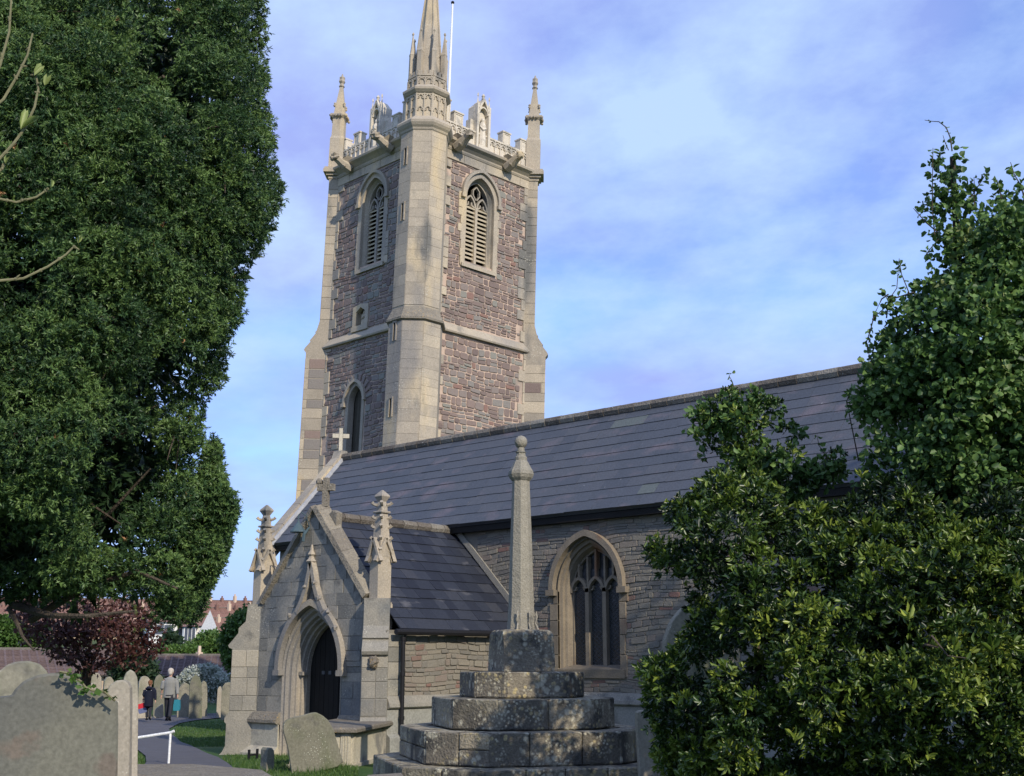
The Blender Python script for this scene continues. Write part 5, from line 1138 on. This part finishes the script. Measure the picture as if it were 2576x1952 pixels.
for pts,r,n,L_ in (([(2395,380),(2390,345),(2380,320),(2362,306),(2345,305),(2326,302)],.008,7,.035),([(2352,600),(2345,520),(2346,440),(2347,372)],.008,16,.075),([(2360,585),(2330,560),(2312,540),(2298,524)],.008,12,.085),
  ([(2230,800),(2235,755),(2256,725),(2262,650)],.008,14,.07),([(2290,745),(2268,690),(2262,652)],.007,12,.075),([(2235,740),(2218,752),(2200,790),(2190,830),(2180,860),(2188,900),(2200,930)],.009,26,.07),([(2300,735),(2250,750),(2225,775),(2196,800)],.010,22,.075),([(2240,770),(2228,745),(2222,732)],.006,9,.07),
  ([(2440,500),(2466,460),(2484,432)],.008,18,.08),([(2450,520),(2452,480),(2450,445)],.007,14,.08),([(2520,500),(2512,470),(2508,452)],.008,20,.08),([(2580,520),(2570,470),(2552,440),(2542,408)],.009,22,.085),([(2386,378),(2378,360),(2372,340)],.006,4,.04),([(2330,640),(2345,620),(2362,600)],.007,12,.08)):
    sprig(mb,None,F_(pts),r,n,L_,o,out)
mb.build('twigs',M['bark'],tr,kind='stuff')
P=np.array([list(a) for a,_,_ in out]); Ax=unit(np.array([list(b) for _,b,_ in out])); L_=np.array([c for _,_,c in out]); leaf_mesh(P,Ax,L_,L_*.72,nr.uniform(.2,.8,len(out)),'sprig_leaves',M['broad'],tr)
limbs=[([(2480,1700,1.2),(2470,1300,1.0),(2440,1000,.8),(2410,700,.5),(2394,400,.2)],.09),([(2480,1500,1.1),(2360,1200,.6),(2320,980,.3),(2300,760,.2)],.05),([(2500,1400,1.1),(2430,1180,-.2),(2560,1060,-.3)],.025),([(2330,1150,.3),(2280,1000,.2),(2245,780,.1)],.03),([(2450,900,.0),(2500,840,-.2),(2450,1000,-.1)],.015),([(2520,1500,1.0),(2540,1000,.6),(2520,560,.4)],.05)]
for Pp,r in limbs: mb=MB(); limb(mb,[facing(x,y,RD+d)-o for x,y,d in Pp],r,r*.3,7,.015); mb.build('branch',M['bark'],tr)
# glossy bush
BD=11.6
tb=tree_root('glossy_bush','large glossy evergreen bush with yellow-green shoot tips in the lower right','bush',2150,BD+1.3); o=tb.location
pB=[(1800,1180),(1762,1212),(1735,1250),(1700,1268),(1665,1285),(1690,1330),(1712,1362),(1660,1375),(1622,1383),(1640,1410),(1690,1440),(1730,1500),(1738,1560),(1722,1610),(1650,1650),(1612,1690),(1640,1740),(1625,1790),(1650,1850),(1665,1920),(1680,2080),(2720,2080),(2720,1180),(2560,1230),(2450,1200),(2380,1240),(2300,1195),(2200,1220),(2130,1260),(2060,1240),(1990,1300),(1960,1240),(1900,1190),(1860,1190)]
vB=[[(2040,1700),(2120,1690),(2200,1750),(2190,1800),(2110,1790)],[(1830,1650),(1900,1640),(1910,1690),(1840,1690)],[(2230,1430),(2330,1440),(2300,1520),(2230,1510)],[(2440,1250),(2520,1280),(2480,1380),(2420,1330)],[(2330,1800),(2440,1810),(2420,1900),(2330,1890)]]
cl=sample_clumps(pB,640,BD+1.7,2.3,420,(.08,.22),vB,((0,.66),(.9,.34)),lump=(80,(.20,.42)))
cl+=edge_clumps(pB,BD+1.7,2.3,420,(.06,.13),lambda x,y: x<2000 and y<1950,22)
cl+=[(facing(1668,1384,BD+1.4),.09),(facing(1645,1390,BD+1.4),.07),(facing(1688,1283,BD+1.4),.07),(facing(1700,1410,BD+1.4),.10),(facing(1640,1690,BD+1.4),.10),(facing(1625,1700,BD+1.4),.07)]
shoots(cl,o,25000,6,.064,.025,.62,.0,'foliage',M['laurel'],tb,tvar=1.0,tb=(0,.93),shoot=.055,up=.55,inner=.5,lvar=(.55,1.35))
# bright new rosettes at shoot tips
P=[];Ax=[];Ls=[];Ts=[]
tips=[(2135,1290,1),(2178,1330,1.2),(2205,1350,1.2),(2440,1215,1.1),(2330,1440,.9),(2060,1830,1.3),(2000,1870,1.1),(2500,1650,1.2),(2540,1700,1),(2290,1560,1.1),(1975,1530,.8),(2150,1380,1),(2400,1640,1),(1835,1880,.8),(1990,1760,.8),(2380,1460,1.1),(2560,1480,1),(2300,1740,1),(1680,1288,.7),(1650,1380,.7),(1800,1340,.8),(1900,1270,.8),(1760,1560,.8),(2500,1880,1)]
for i in range(170):
    c,r=rng.choice(cl[:400]); tips.append((None,c+Vector((rng.gauss(0,r*.5),rng.gauss(0,r*.5)-r*.6,r*.75)),rng.uniform(.5,1)))
for tpx in tips:
    if tpx[0] is None: c=tpx[1]; s=tpx[2]
    else:
        x,y,s=tpx; e=edge_dist(x,y,pB); t_=min(e/420,1); c=facing(x,y,BD+1.3-2.5*math.sqrt(max(0,1-(1-t_)**2)))
    c=c-o; up_=Vector((rng.gauss(0,.4)-.1*RT.x,rng.gauss(0,.3)-.3,1)).normalized()
    for k in range(rng.randint(7,12)):
        a=rng.uniform(0,6.28); h=rng.uniform(0,.07)*s; w=Vector((math.cos(a),math.sin(a),0)); ax=(w*rng.uniform(.5,1)+up_*rng.uniform(.5,1.0)).normalized(); P.append(list(c+up_*h)); Ax.append(list(ax)); Ls.append(rng.uniform(.07,.115)*s); Ts.append(rng.uniform(.72,.99))
Ls=np.array(Ls); leaf_mesh(np.array(P),unit(np.array(Ax)),Ls,Ls*.32,np.array(Ts),'new_shoots',M['laurel'],tb)
for Pp,r in (([(2230,1700,0),(2280,1660,-.4),(2330,1620,-.9),(2370,1630,-1.0)],.022),([(2300,1690,-.3),(2345,1600,-1.0),(2380,1650,-1.1),(2440,1655,-1.1)],.012),([(1880,1390,.7),(1930,1400,.3),(1980,1430,.0)],.010),([(2150,2000,1),(2100,1700,.8),(2020,1500,.6),(1900,1300,.8)],.05),([(2150,2000,1),(2250,1700,.4),(2380,1400,.5)],.06),([(1780,1760,.6),(1720,1742,.9),(1690,1740,1.1)],.010)):
    mb=MB(); limb(mb,[facing(x,y,BD+d)-o for x,y,d in Pp],r,r*.35,6,.01); mb.build('branch',M['bark'],tb)
# loose climbing branch against the roof
t3=tree_root('climbing_shrub','loose leafy shrub reaching above the glossy bush in front of the slate roof','shrub',1900,BD+1.9); o=t3.location
pC=[(1815,962),(1795,985),(1790,1010),(1745,1030),(1735,1050),(1752,1080),(1735,1100),(1752,1140),(1790,1165),(1830,1175),(1820,1220),(1880,1245),(2010,1250),(2100,1220),(2150,1170),(2140,1140),(2080,1130),(2040,1075),(2000,1050),(1960,1010),(1920,1000),(1895,970),(1865,985),(1850,975),(1838,960)]
vC=[[(1900,1010),(1960,1060),(1940,1110),(1890,1080)],[(1790,1090),(1850,1120),(1830,1150),(1790,1130)],[(2010,1090),(2060,1130),(2060,1190),(2000,1170)]]
cl=sample_clumps(pC,80,BD+1.9,.4,100,(.05,.15),vC,((0,.85),(.3,.15)))
shoots(cl,o,720,3,.075,.055,.8,.2,'foliage',M['broad'],t3,tvar=.6,shoot=.08,up=.3,inner=.3)
shoots(cl,o,750,5,.055,.022,.6,.0,'small_foliage',M['laurel'],t3,tvar=.6,shoot=.05,up=.6,inner=.3)
out=[]; mb=MB(); F_=lambda pts: [facing(x,y,BD+1.8) for x,y in pts]
for pts,r,n,L_ in (([(1850,985),(1842,960),(1834,945),(1842,938)],.006,7,.05),([(1905,1010),(1890,985),(1880,968)],.007,12,.07),([(1770,1040),(1740,1025),(1732,1000)],.004,3,.03),([(2100,1200),(2085,1160),(2060,1120),(2055,1095)],.007,14,.075),([(2160,1160),(2140,1060),(2130,1010),(2140,975)],.008,24,.08),([(1780,1165),(1745,1085),(1722,1078)],.006,12,.06),([(1840,1240),(1826,1150),(1822,1050),(1830,985)],.014,20,.06),([(1990,1260),(1920,1150),(1850,1060)],.012,16,.07)):
    sprig(mb,None,F_(pts),r,n,L_,o,out)
mb.build('twigs',M['bark'],t3,kind='stuff'); P=np.array([list(a) for a,_,_ in out]); Ax=unit(np.array([list(b) for _,b,_ in out])); L_=np.array([c for _,_,c in out]); leaf_mesh(P,Ax,L_,L_*.72,nr.uniform(.3,.9,len(out)),'sprig_leaves',M['broad'],t3)
mb=MB(); limb(mb,[Vector((0,0,-.1)),facing(1900,1400,BD+1.9)-o,facing(1860,1200,BD+1.9)-o],.05,.02,7); mb.build('trunk',M['bark'],t3)
# the churchyard trees to the east that shade the lower walls (just outside the view)
def shade_tree(loc,h,r,label,n=130):
    t=thing('churchyard_tree',label,'tree',(loc[0],loc[1],ground_z(*loc)),'churchyard trees east of the path'); cl=[]
    while len(cl)<n:
        z=rng.uniform(.12,1); rr=r*math.sin(math.pi*min(1,(1-z)*.75+.12))*math.sqrt(rng.random()); a=rng.uniform(0,6.28); cl.append((Vector((loc[0]+rr*math.cos(a),loc[1]+rr*math.sin(a),t.location.z+z*h)),rng.uniform(.5,1.0)))
    shoots(cl,t.location,9000,3,.22,.13,.8,.3,'foliage',M['dgreen'],t,fold=None,tvar=.5,shoot=.3)
    mb=MB(); limb(mb,[Vector((0,0,-.2)),Vector((0,0,h*.4)),Vector((.2,0,h*.85))],.35,.08,9); mb.build('trunk',M['bark'],t)
for x,y,h,r,lb in SHADE: shade_tree((x,y),h,r,lb)

# near twigs with opening buds, top left
tw=thing('budding_twigs','thin pale twigs with opening green buds hanging into the top left corner','twigs',facing(-60,300,3.2)); o=tw.location
mbb=MB(); k=0
buds=[]
for pts,bd in (([(-30,240),(0,165),(22,80),(30,-20)],[]),([(-40,290),(10,250),(45,190),(68,140),(82,85)],[]),([(-40,450),(0,398),(35,360),(62,320),(88,270),(98,225),(92,200),(85,180)],[(52,325,70),(86,190,48),(112,215,44)]),([(-30,712),(0,706),(60,700),(120,672),(165,640),(190,618)],[(196,612,30)]),([(-40,520),(-5,500),(40,508),(90,495),(124,474)],[(127,472,26)]),([(-20,440),(0,430),(14,415)],[(14,412,26)])):
    mb=MB(); Q=[facing(x,y,3.1)-o for x,y in pts]; limb(mb,Q,.0044,.0024,7,.0010)
    for a_,b_ in zip(Q[1:],Q[2:]):
        for _ in range(1):
            p_=a_.lerp(b_,rng.random()); d_=((b_-a_).normalized()*.7+Vector((rng.gauss(0,.6),rng.gauss(0,.6),rng.gauss(0,.6)))).normalized(); mb.tube([p_,p_+d_*.008,p_+d_*rng.uniform(.010,.018)],[.0022,.0028,.0010],6,.5); mb.blob(p_,.0048,5,.4)
    mb.build('twig',M['twig'],tw)
    for x,y,L_ in bd:
        for s in range(4):
            b=facing(x,y,3.09)-o; a=rng.uniform(-.5,.5); buds.append((b,(RT*math.sin(a)+Vector((0,0,1))*math.cos(a)+FW*rng.uniform(-.3,.3)+RT*.35).normalized(),L_*rng.uniform(.7,1)*3.1/FPX))
P=np.array([list(a) for a,_,_ in buds]); Ax=unit(np.array([list(b) for _,b,_ in buds])); L_=np.array([c for _,_,c in buds]); leaf_mesh(P,Ax,L_,L_*.30,nr.uniform(.2,1,len(buds)),'buds',M['bud'],tw)

# ------------------------------------------------------------------ shrubs and trees beyond the churchyard
def blob_bush(name,label,cat,poly,dist,n,cr,leaves,L,W,mat,bulge=.8,rpx=60,fold=None,inner=.5,stem=None,group=None,per=3,up=.4,voids=()):
    cx=sum(p[0] for p in poly)/len(poly); t=tree_root(name,label,cat,cx,dist,group); o=t.location
    cl=sample_clumps(poly,n,dist,bulge,rpx,cr,voids,((0,.7),(bulge*.6,.3))); shoots(cl,o,leaves,per,L,W,.8,.1,'foliage',M[mat],t,fold=fold,tvar=.6,shoot=L,up=up,inner=inner)
    mb=MB(); mb2=MB()
    if stem is None: stem=[[(cx,1790),(cx,min(p[1] for p in poly)+30)]]
    for s in stem: limb(mb,[Vector((0,0,-.1))]+[facing(x,y,dist)-o for x,y in s],.05*dist/20,.012*dist/20,6,.03)
    mb.build('stem',M['bark'],t); return t
blob_bush('maroon_shrub','spreading maroon-leaved shrub between the big yew and the headstones','shrub',[(20,1520),(70,1500),(180,1495),(300,1505),(375,1530),(400,1570),(415,1610),(390,1660),(330,1690),(260,1700),(190,1690),(140,1660),(90,1640),(50,1600),(30,1560)],24,130,(.15,.34),2500,.085,.045,'maroon',bulge=1.2,rpx=120,inner=.3,
  stem=[[(215,1690),(232,1600),(245,1560)],[(215,1690),(170,1600),(160,1540)],[(222,1685),(290,1650),(340,1600)],[(205,1690),(160,1650),(90,1590)],[(222,1680),(262,1600),(300,1550)]],voids=([(120,1530),(190,1540),(180,1580),(120,1570)],))
blob_bush('silver_blossom_bush','silvery white blossoming bush in front of the bungalow roof','bush',[(452,1700),(470,1690),(490,1677),(520,1672),(545,1680),(565,1700),(578,1720),(560,1750),(535,1765),(515,1760),(470,1740),(450,1730)],50.5,60,(.25,.5),4200,.09,.07,'blossom',bulge=1.0,rpx=50)
blob_bush('dark_shrub','dark evergreen shrub behind the pale headstones','shrub',[(285,1690),(290,1670),(320,1640),(355,1640),(380,1665),(392,1700),(390,1740),(290,1740)],52,50,(.4,.8),2200,.2,.12,'dgreen',bulge=1,rpx=50)
blob_bush('bushy_tree','bright green bushy tree beyond the bungalow roof','tree',[(480,1650),(475,1630),(492,1610),(515,1592),(540,1588),(560,1600),(572,1620),(575,1660),(500,1660)],95,60,(.5,1.0),6000,.20,.13,'green',bulge=2,rpx=50)
blob_bush('garden_tree','olive green tree standing against the left edge of the porch','tree',[(560,1650),(562,1600),(575,1570),(592,1548),(615,1530),(650,1510),(680,1540),(690,1700),(600,1710),(575,1690)],62,90,(.45,.9),9000,.15,.10,'green',bulge=1.5,rpx=60)
blob_bush('hedge_tree','mid green hedge-like tree line above the bungalow roof','tree',[(375,1660),(385,1638),(410,1628),(440,1632),(470,1628),(500,1632),(515,1660),(440,1670)],88,60,(.4,.8),5200,.2,.13,'green',bulge=1,rpx=40)
blob_bush('leafy_tree','light green leafy tree at the far left below the yew','tree',[(-120,1560),(-40,1540),(10,1545),(40,1570),(70,1590),(110,1610),(150,1640),(100,1660),(-120,1660)],80,90,(.6,1.2),7000,.2,.13,'green',bulge=1.5,rpx=60)
blob_bush('dark_garden_shrub','small dark maroon shrub in front of the white house','shrub',[(414,1625),(418,1604),(430,1594),(442,1604),(448,1620),(450,1640),(415,1642)],92,26,(.5,.9),1100,.3,.2,'dgreen',bulge=1,rpx=20)

# ------------------------------------------------------------------ houses
def house(name,label,pxl,pxr,ytop,ybot,dist,wallm,roofm,rh,depth=7,yaw=0,wins=(),chim=(),gable=False):
    a=facing(pxl,ybot,dist); b=facing(pxr,ybot,dist); U=Vector((b.x-a.x,b.y-a.y,0)); W_=U.length; U.normalize(); U=Matrix.Rotation(yaw,3,'Z')@U; Nn=Vector((U.y,-U.x,0))
    zt=facing(pxl,ytop,dist).z; zb=min(a.z,-2.4); t=thing(name,label,'house',(a.x,a.y,zb)); f=Fr((0,0,0),U,Nn); H=zt-zb
    mb=MB(); mb.box(f,0,W_,-2,H,-depth,0,.6); w=mb.build('wall',M[wallm],t); mb=MB()
    if gable: mb.prism(f,[(-.3,H-.1),(W_+.3,H-.1),(W_/2,H+rh)],-depth,.25,.5)
    else:
        vs=[f(-.3,H-.1,.4),f(W_+.3,H-.1,.4),f(W_+.3,H+rh,-depth/2),f(-.3,H+rh,-depth/2),f(-.3,H-.1,-depth-.4),f(W_+.3,H-.1,-depth-.4)]; mb.add(vs,[(0,1,2,3),(3,2,5,4),(0,3,4),(1,2,5),(0,1,5,4)],.5)
    r=mb.build('roof',M[roofm],t)
    for (u,v,ww,hh) in wins:
        mb=MB(); mb.box(f,u*W_,u*W_+ww,v*H-hh/2,v*H+hh/2,0,.05,.6); wi=mb.build('window_frame',M['white'],w); mb=MB(); mb.box(f,u*W_+.08,u*W_+ww-.08,v*H-hh/2+.08,v*H+hh/2-.08,.0,.06,.5); mb.build('pane',M['pane'],w)
    for (u,hh) in chim:
        mb=MB(); mb.box(f,u*W_-.35,u*W_+.35,H+rh*.6,H+rh+hh,-depth/2-.4,-depth/2+.4,.5); c=mb.build('chimney',M['brickred'],r)
        for s in (-.18,.18): mb=MB(); mb.lathe(f(u*W_+s,H+rh+hh,-depth/2),[(.13,0),(.11,.5)],6,0,.5); mb.build('chimney_pot',M['pot'],t)
    return t
def longroof(name,label,pts_ridge,pts_eave,dist,dback,mat,wallm,chim=()):
    """long low building: roof slope facing us between ridge and eave image lines"""
    e0,e1=[facing(x,y,dist) for x,y in pts_eave]; r0,r1=[facing(x,y,dist+dback) for x,y in pts_ridge]; o=Vector((e0.x,e0.y,min(-2.2,e0.z-2.4))); t=thing(name,label,'house',o)
    e1.z=e0.z; r1.z=r0.z; nrm=(r0-e0).cross(e1-e0).normalized()
    if nrm.z<0: nrm=-nrm
    mb=MB(); vs=[p-o for p in (e0,e1,r1,r0)]; b0=(r0-e0); b0.z=0; b1=(r1-e1); b1.z=0; bk=[e0+2*b0,e1+2*b1]; vs+=[p-o for p in bk]
    mb.add(vs,[(0,1,2,3),(3,2,5,4),(0,3,4),(1,2,5)],.5); roof=mb.build('roof',M[mat],t)
    U=(e1-e0); Ln=U.length; U.normalize(); V=(r0-e0); n=int(min(60,max(8,V.length/.32))); f=Fr(e0-o,U,nrm,V); mb=MB()
    for i in range(n): v=V.length*i/n; mb.box(f,0,Ln,v,v+.05,-.02,.05,rng.uniform(.2,.9))
    for i in range(int(Ln/.35)): mb.box(f,i*.35,i*.35+.09,0,V.length,-.02,.035,rng.uniform(.2,.9))
    mb.build('tile_rows',M[mat],t,kind='stuff'); mb=MB(); g=Fr(e0-o,U,Vector((U.y,-U.x,0))); mb.box(g,.2,Ln-.2,-6,0,-4,-.4,.5); mb.build('wall',M[wallm],t)
    mb=MB(); mb.tube([r0-o,r1-o],.12,6,.3); mb.build('ridge',M['ridge'],t)
    for x,y,h in chim: p=facing(x,y,dist+dback)-o; mb=MB(); mb.box(Fr(p,(1,0,0),(0,-1,0)),-.14,.14,-.6,h*.5,-.14,.14,.5); mb.lathe(p+Vector((0,0,h*.5)),[(.10,0),(.08,.35)],6,0,.8,0); mb.build('chimney',M['pot'],t)
    return t
longroof('bungalow','long low bungalow with a brown tiled roof right of the maroon shrub',[(350,1649),(640,1655)],[(330,1702),(660,1706)],66,4.5,'rooftile','render_buff',chim=((501,1650,.4),))
longroof('bungalow','brown tiled bungalow roof at far left behind the round-topped headstone',[(-260,1633),(330,1638)],[(-280,1700),(320,1702)],58,5,'rooftile','render_buff')
house('house','white two-storey house glimpsed below the yew boughs',372,443,1562,1650,150,'render_white','hillroof',1.2,yaw=.15,wins=((.15,.86,1.2,1.3),(.5,.86,1.2,1.3),(.2,.55,1.3,1.3)))
house('house','buff-walled house end next to the white house',441,455,1560,1650,152,'render_buff','hillroof',1.2,wins=((.3,.8,.8,1.1),))
house('house','blue-grey clad house with tall narrow windows',455,489,1574,1650,148,'bluegrey','hillroof',.8,wins=((.12,.8,.5,2.2),(.4,.8,.5,2.2),(.68,.8,.5,2.2)))
house('house','small white gable wall right of the blue-grey house',487,503,1572,1650,149,'render_white','hillroof',.8,wins=((.3,.8,.5,1.2),))
house('house','blue-grey house with a steep pointed gable above the bushy tree',503,541,1590,1650,145,'bluegrey','lead',2.5,gable=True)
# hill with terraces of red-brown roofs
def hill():
    mb=MB(); pr=[(100,-2.6),(150,-2),(186,4),(244,10),(330,14),(500,10),(900,-3)]; rows=[]
    for x in range(-1500,1400,100):
        rows.append([facing(x,1600,d)*1.0 for d,_ in pr])
    vs=[(p.x,p.y,z-.5) for r in rows for p,(d,z) in zip(r,pr)]; n=len(pr); mb.add(vs,[(i*n+j,(i+1)*n+j,(i+1)*n+j+1,i*n+j+1) for i in range(len(rows)-1) for j in range(n-1)]); mb.build('hillside',M['hill'],smooth=True,kind='structure')
hill()
terr=[(-200,700,1546,1596,185,'lowest terrace of red-brown roofs on the hillside'),(-200,720,1519,1556,212,'middle terrace of red-brown roofs on the hillside'),(-200,740,1499,1528,240,'highest terrace of red-brown roofs along the skyline')]
for x0,x1,yt,ye,d,lb in terr:
    t=longroof('terraced_houses',lb,[(x0,yt),(x1,yt+3)],[(x0,ye),(x1,ye+2)],d,5,'hillroof','render_buff')
    for k in range(34):
        x=x0+(x1-x0)*(k+.5)/34+rng.uniform(-6,6); p=facing(x,yt+rng.uniform(1,9),d+3)-t.location; mb=MB(); mb.box(Fr(p,(1,0,0),(0,-1,0)),-.28,.28,-1.2,.1,-.25,.25,rng.uniform(0,.5)); 
        for s in (-.2,.2): mb.lathe(p+Vector((s*.7,0,.1)),[(.10,0),(.08,.4)],5,0,.6)
        mb.build('chimney',M['pot'] if k%2==0 else M['hillroof'],t)
p0=facing(546,1700,64); lw_=thing('garden_wall','low pale garden wall behind the far headstones','wall',(p0.x,p0.y,-2.3)); a=facing(548,1693,64)-Vector(lw_.location); b=facing(640,1693,64)-Vector(lw_.location); mb=MB(); f=Fr((a.x,a.y,0),(b-a).normalized(),Vector(((b-a).y,-(b-a).x,0)).normalized()); f=Fr((a.x,a.y,0),Vector((b.x-a.x,b.y-a.y,0)),Vector((b.y-a.y,-(b.x-a.x),0))); mb.box(f,0,(b-a).length,-.2,a.z-.08,-.2,0,.5); mb.build('wall_face',M['rub2'],lw_); mb=MB(); mb.box(f,-.1,(b-a).length,a.z-.08,a.z,-.25,.05,.5); mb.build('wall_coping',M['render_white'],lw_)

# ------------------------------------------------------------------ people on the path
def remesh(o,vox,sm=True):
    m=o.modifiers.new('fuse','REMESH'); m.mode='VOXEL'; m.voxel_size=vox; m.use_smooth_shade=True; m2=o.modifiers.new('soft','SMOOTH'); m2.factor=.5; m2.iterations=3
def person(label,px,py,dist,h,coat,legs,hair,stride,coatlen,hood=False):
    P=facing(px,py,dist); g=P.z; k=h/1.75; t=thing('person',label,'person',(P.x,P.y,g)); Bk=-FW; Rr=RT      # walking away from the viewer
    q=lambda r,f_,z: Rr*r*k+FW*f_*k+Zv*z*k
    # body: head, neck, hands, shins as one continuous figure
    mb=MB(); mb.blob(q(0,.02,1.63),.095*k*1.02,10,.5,sz=(.86,.98,1.22),jit=0); mb.tube([q(0,0,1.40),q(0,.01,1.56)],[.062*k,.055*k],8); mb.tube([q(0,.10,1.60),q(0,.125,1.60)],[.022*k,.014*k],6)
    for s in (-1,1): mb.blob(q(s*.083,.01,1.62),.026*k,5,.5,jit=0)
    mb.tube([q(0,0,1.42),q(0,0,1.1),q(0,0,.95)],[.075*k,.075*k,.075*k],10)
    hands=[]
    for s,sw in ((-1,.10),(1,-.06)):
        w=q(s*.30,sw,.86); mb.tube([q(s*.19,0,1.38),q(s*.25,0,1.12),w],[.045*k,.04*k,.026*k],7); mb.tube([w,q(s*.305,sw+.01,.80)],[.026*k,.036*k],6)
        for fi in range(4): mb.tube([q(s*.305,sw-.03+fi*.02,.80),q(s*.30,sw-.03+fi*.02,.75),q(s*.285,sw-.03+fi*.02,.72)],[.011*k,.010*k,.008*k],5)
        mb.tube([q(s*.29,sw+.03,.83),q(s*.27,sw+.045,.79)],[.012*k,.009*k],5); hands.append(q(s*.30,sw,.73))
    legs_=[(-1,stride),(1,-stride)]
    for s,st in legs_: mb.tube([q(s*.09,0,.92),q(s*.10,st*.5+.03,.50),q(s*.095,st,.10)],[.075*k,.05*k,.035*k],7)
    b=mb.build('body',M['skin'],t); remesh(b,.013*k)
    mb=MB(); mb.blob(q(0,-.005,1.665),.102*k,10,.5,sz=(.93,1.0,1.05),jit=.08); mb.blob(q(0,-.04,1.60),.085*k,8,.5,sz=(.95,.8,1.0),jit=.08); mb.build('hair',M[hair],t,smooth=True)
    mb=MB(); hem=coatlen
    mb.tube([q(0,0,hem),q(0,0,hem+.12),q(0,-.01,1.10),q(0,-.01,1.28),q(0,-.01,1.40),q(0,0,1.47)],[.205*k,.20*k,.185*k,.215*k,.185*k,.08*k],14)
    for v in range(len(mb.v)):      # flatten front to back
        p=Vector(mb.v[v]); d=p.dot(FW); mb.v[v]=tuple(p-FW*d*.38)
    for s,sw in ((-1,.10),(1,-.06)): mb.tube([q(s*.15,-.01,1.40),q(s*.215,0,1.30),q(s*.262,-.01,1.10),q(s*.298,sw,.89)],[.085*k,.085*k,.07*k,.055*k],9)
    if hood: mb.tube([q(0,-.05,.62),q(0,-.06,.9),q(0,-.06,1.3)],[.19*k,.21*k,.18*k],12); mb.blob(q(0,-.14,1.42),.14*k,8,.5,sz=(1.15,.8,.6),jit=.1)
    j=mb.build('jacket' if not hood else 'hooded_coat',M[coat],t); remesh(j,.014*k)
    mb=MB(); mb.tube([q(0,0,hem+.1),q(0,0,.84)],[.155*k,.15*k],12)
    for s,st in legs_: mb.tube([q(s*.085,0,.90),q(s*.095,st*.5+.03,.50),q(s*.095,st*.9,.12)],[.105*k,.075*k,.06*k],9)
    l=mb.build('trousers',M[legs],t); remesh(l,.013*k)
    for s,st in legs_: mb=MB(); lift=.06 if st<0 else 0; mb.tube([q(s*.095,st-.07,.04+lift*1.5),q(s*.095,st,.06+lift),q(s*.10,st+.14,.03)],[.04*k,.052*k,.035*k],8); mb.build('shoe',M['shoe'],t,smooth=True)
    return t,hands,k
tm,hm,k=person('grey-haired man in a light grey jacket and dark trousers walking away on the path',422,1814,43.6,1.74,'tweed','trouser','hair',.20,.77)
tg,hb_,k2=person('small auburn-haired boy in a dark hooded coat walking away beside the man',372,1812,43.2,1.30,'navy','trouser','hair2',.12,.58,hood=True)
for s in (-1,1):
    mb=MB(); a=Vector((0,0,0)); mb.tube([RT*s*.10*k2+Zv*1.32*k2-FW*.10,RT*s*.135*k2+Zv*1.26*k2-FW*.10],.008,5); mb.build('reflective_strip',M['strip'],tg)
def bag(label,o,h,top,bot,w,cols,name,drop):
    t=thing(name,label,'bag',o+h); mb=MB(); mb.tube([Vector((0,0,.02)),RT*.04+Vector((0,0,-drop*.3)),Vector((0,0,-drop*.5))],.006,4,.5); mb.tube([Vector((0,0,.02)),RT*-.04+Vector((0,0,-drop*.3)),Vector((0,0,-drop*.5))],.006,4,.5); mb.build('bag_handle',M[cols[0]],t)
    f=Fr((0,0,-drop),(RT*.95+Zv*.25 if name=='school_bag' else RT),-FW,(Zv*.95-RT*.25 if name=='school_bag' else Zv))
    for (v0,v1),c in zip(((bot,(top+bot)/2),((top+bot)/2,top)),cols):
        mb=MB(); pts=[(-w*.85,v0),(w*.85,v0),(w,v0+.04),(w,v1),(-w,v1),(-w,v0+.04)] if v0==bot else [(-w,v0),(w,v0),(w*.8,v1),(-w*.8,v1)]
        mb.prism(f,pts,-.06,.06,.5); mb.build('bag_panel',M[c],t)
bag('small red and slate blue bag hanging from the boy\'s left hand',Vector(tg.location),hb_[0],.17,-.15,.14,('blue','red'),'school_bag',.16)
bag('teal carrier bag hanging from the man\'s right hand',Vector(tm.location),hm[1],.20,-.16,.11,('teal','teal'),'carrier_bag',.22)

# ------------------------------------------------------------------ grass
PATHPOLY=[(x-4,y) for x,y in pl]+[(x+4,y) for x,y in reversed(pr)]
def grass(name,label,regions,n,hgt,wd):
    P=[]
    while len(P)<n:
        (x0,x1,y0,y1)=rng.choice(regions); ux,uy=rng.uniform(x0,x1),rng.uniform(y0,y1)
        if inpoly(ux,uy,PATHPOLY): continue
        p=gp(ux,uy); P.append((p.x,p.y,ground_z(p.x,p.y)+.03*mnoise.noise(Vector((p.x*.5,p.y*.5,0)))))
    P=np.array(P); A=unit(nr.normal(size=(n,3))*np.array([.35,.35,0])+np.array([0,0,1.])); L_=hgt*nr.uniform(.5,1.4,n); o=leaf_mesh(P,A,L_,np.full(n,wd),np.clip(nr.normal(.5,.2,n),0,1),name,M['blade'],None,fold=None,shape=.2); tag(o,label,'grass',kind='stuff'); return o
grass('grass','short mown grass round the cross, tomb and porch',[(560,900,1900,1962),(1380,1720,1895,1965),(440,600,1815,1880),(300,420,1850,1940)],30000,.055,.012)
grass('grass','tufts of longer grass at the foot of the stones',[(600,880,1925,1950),(1440,1700,1900,1940)],5000,.11,.010)
print('objects',len(bpy.data.objects))
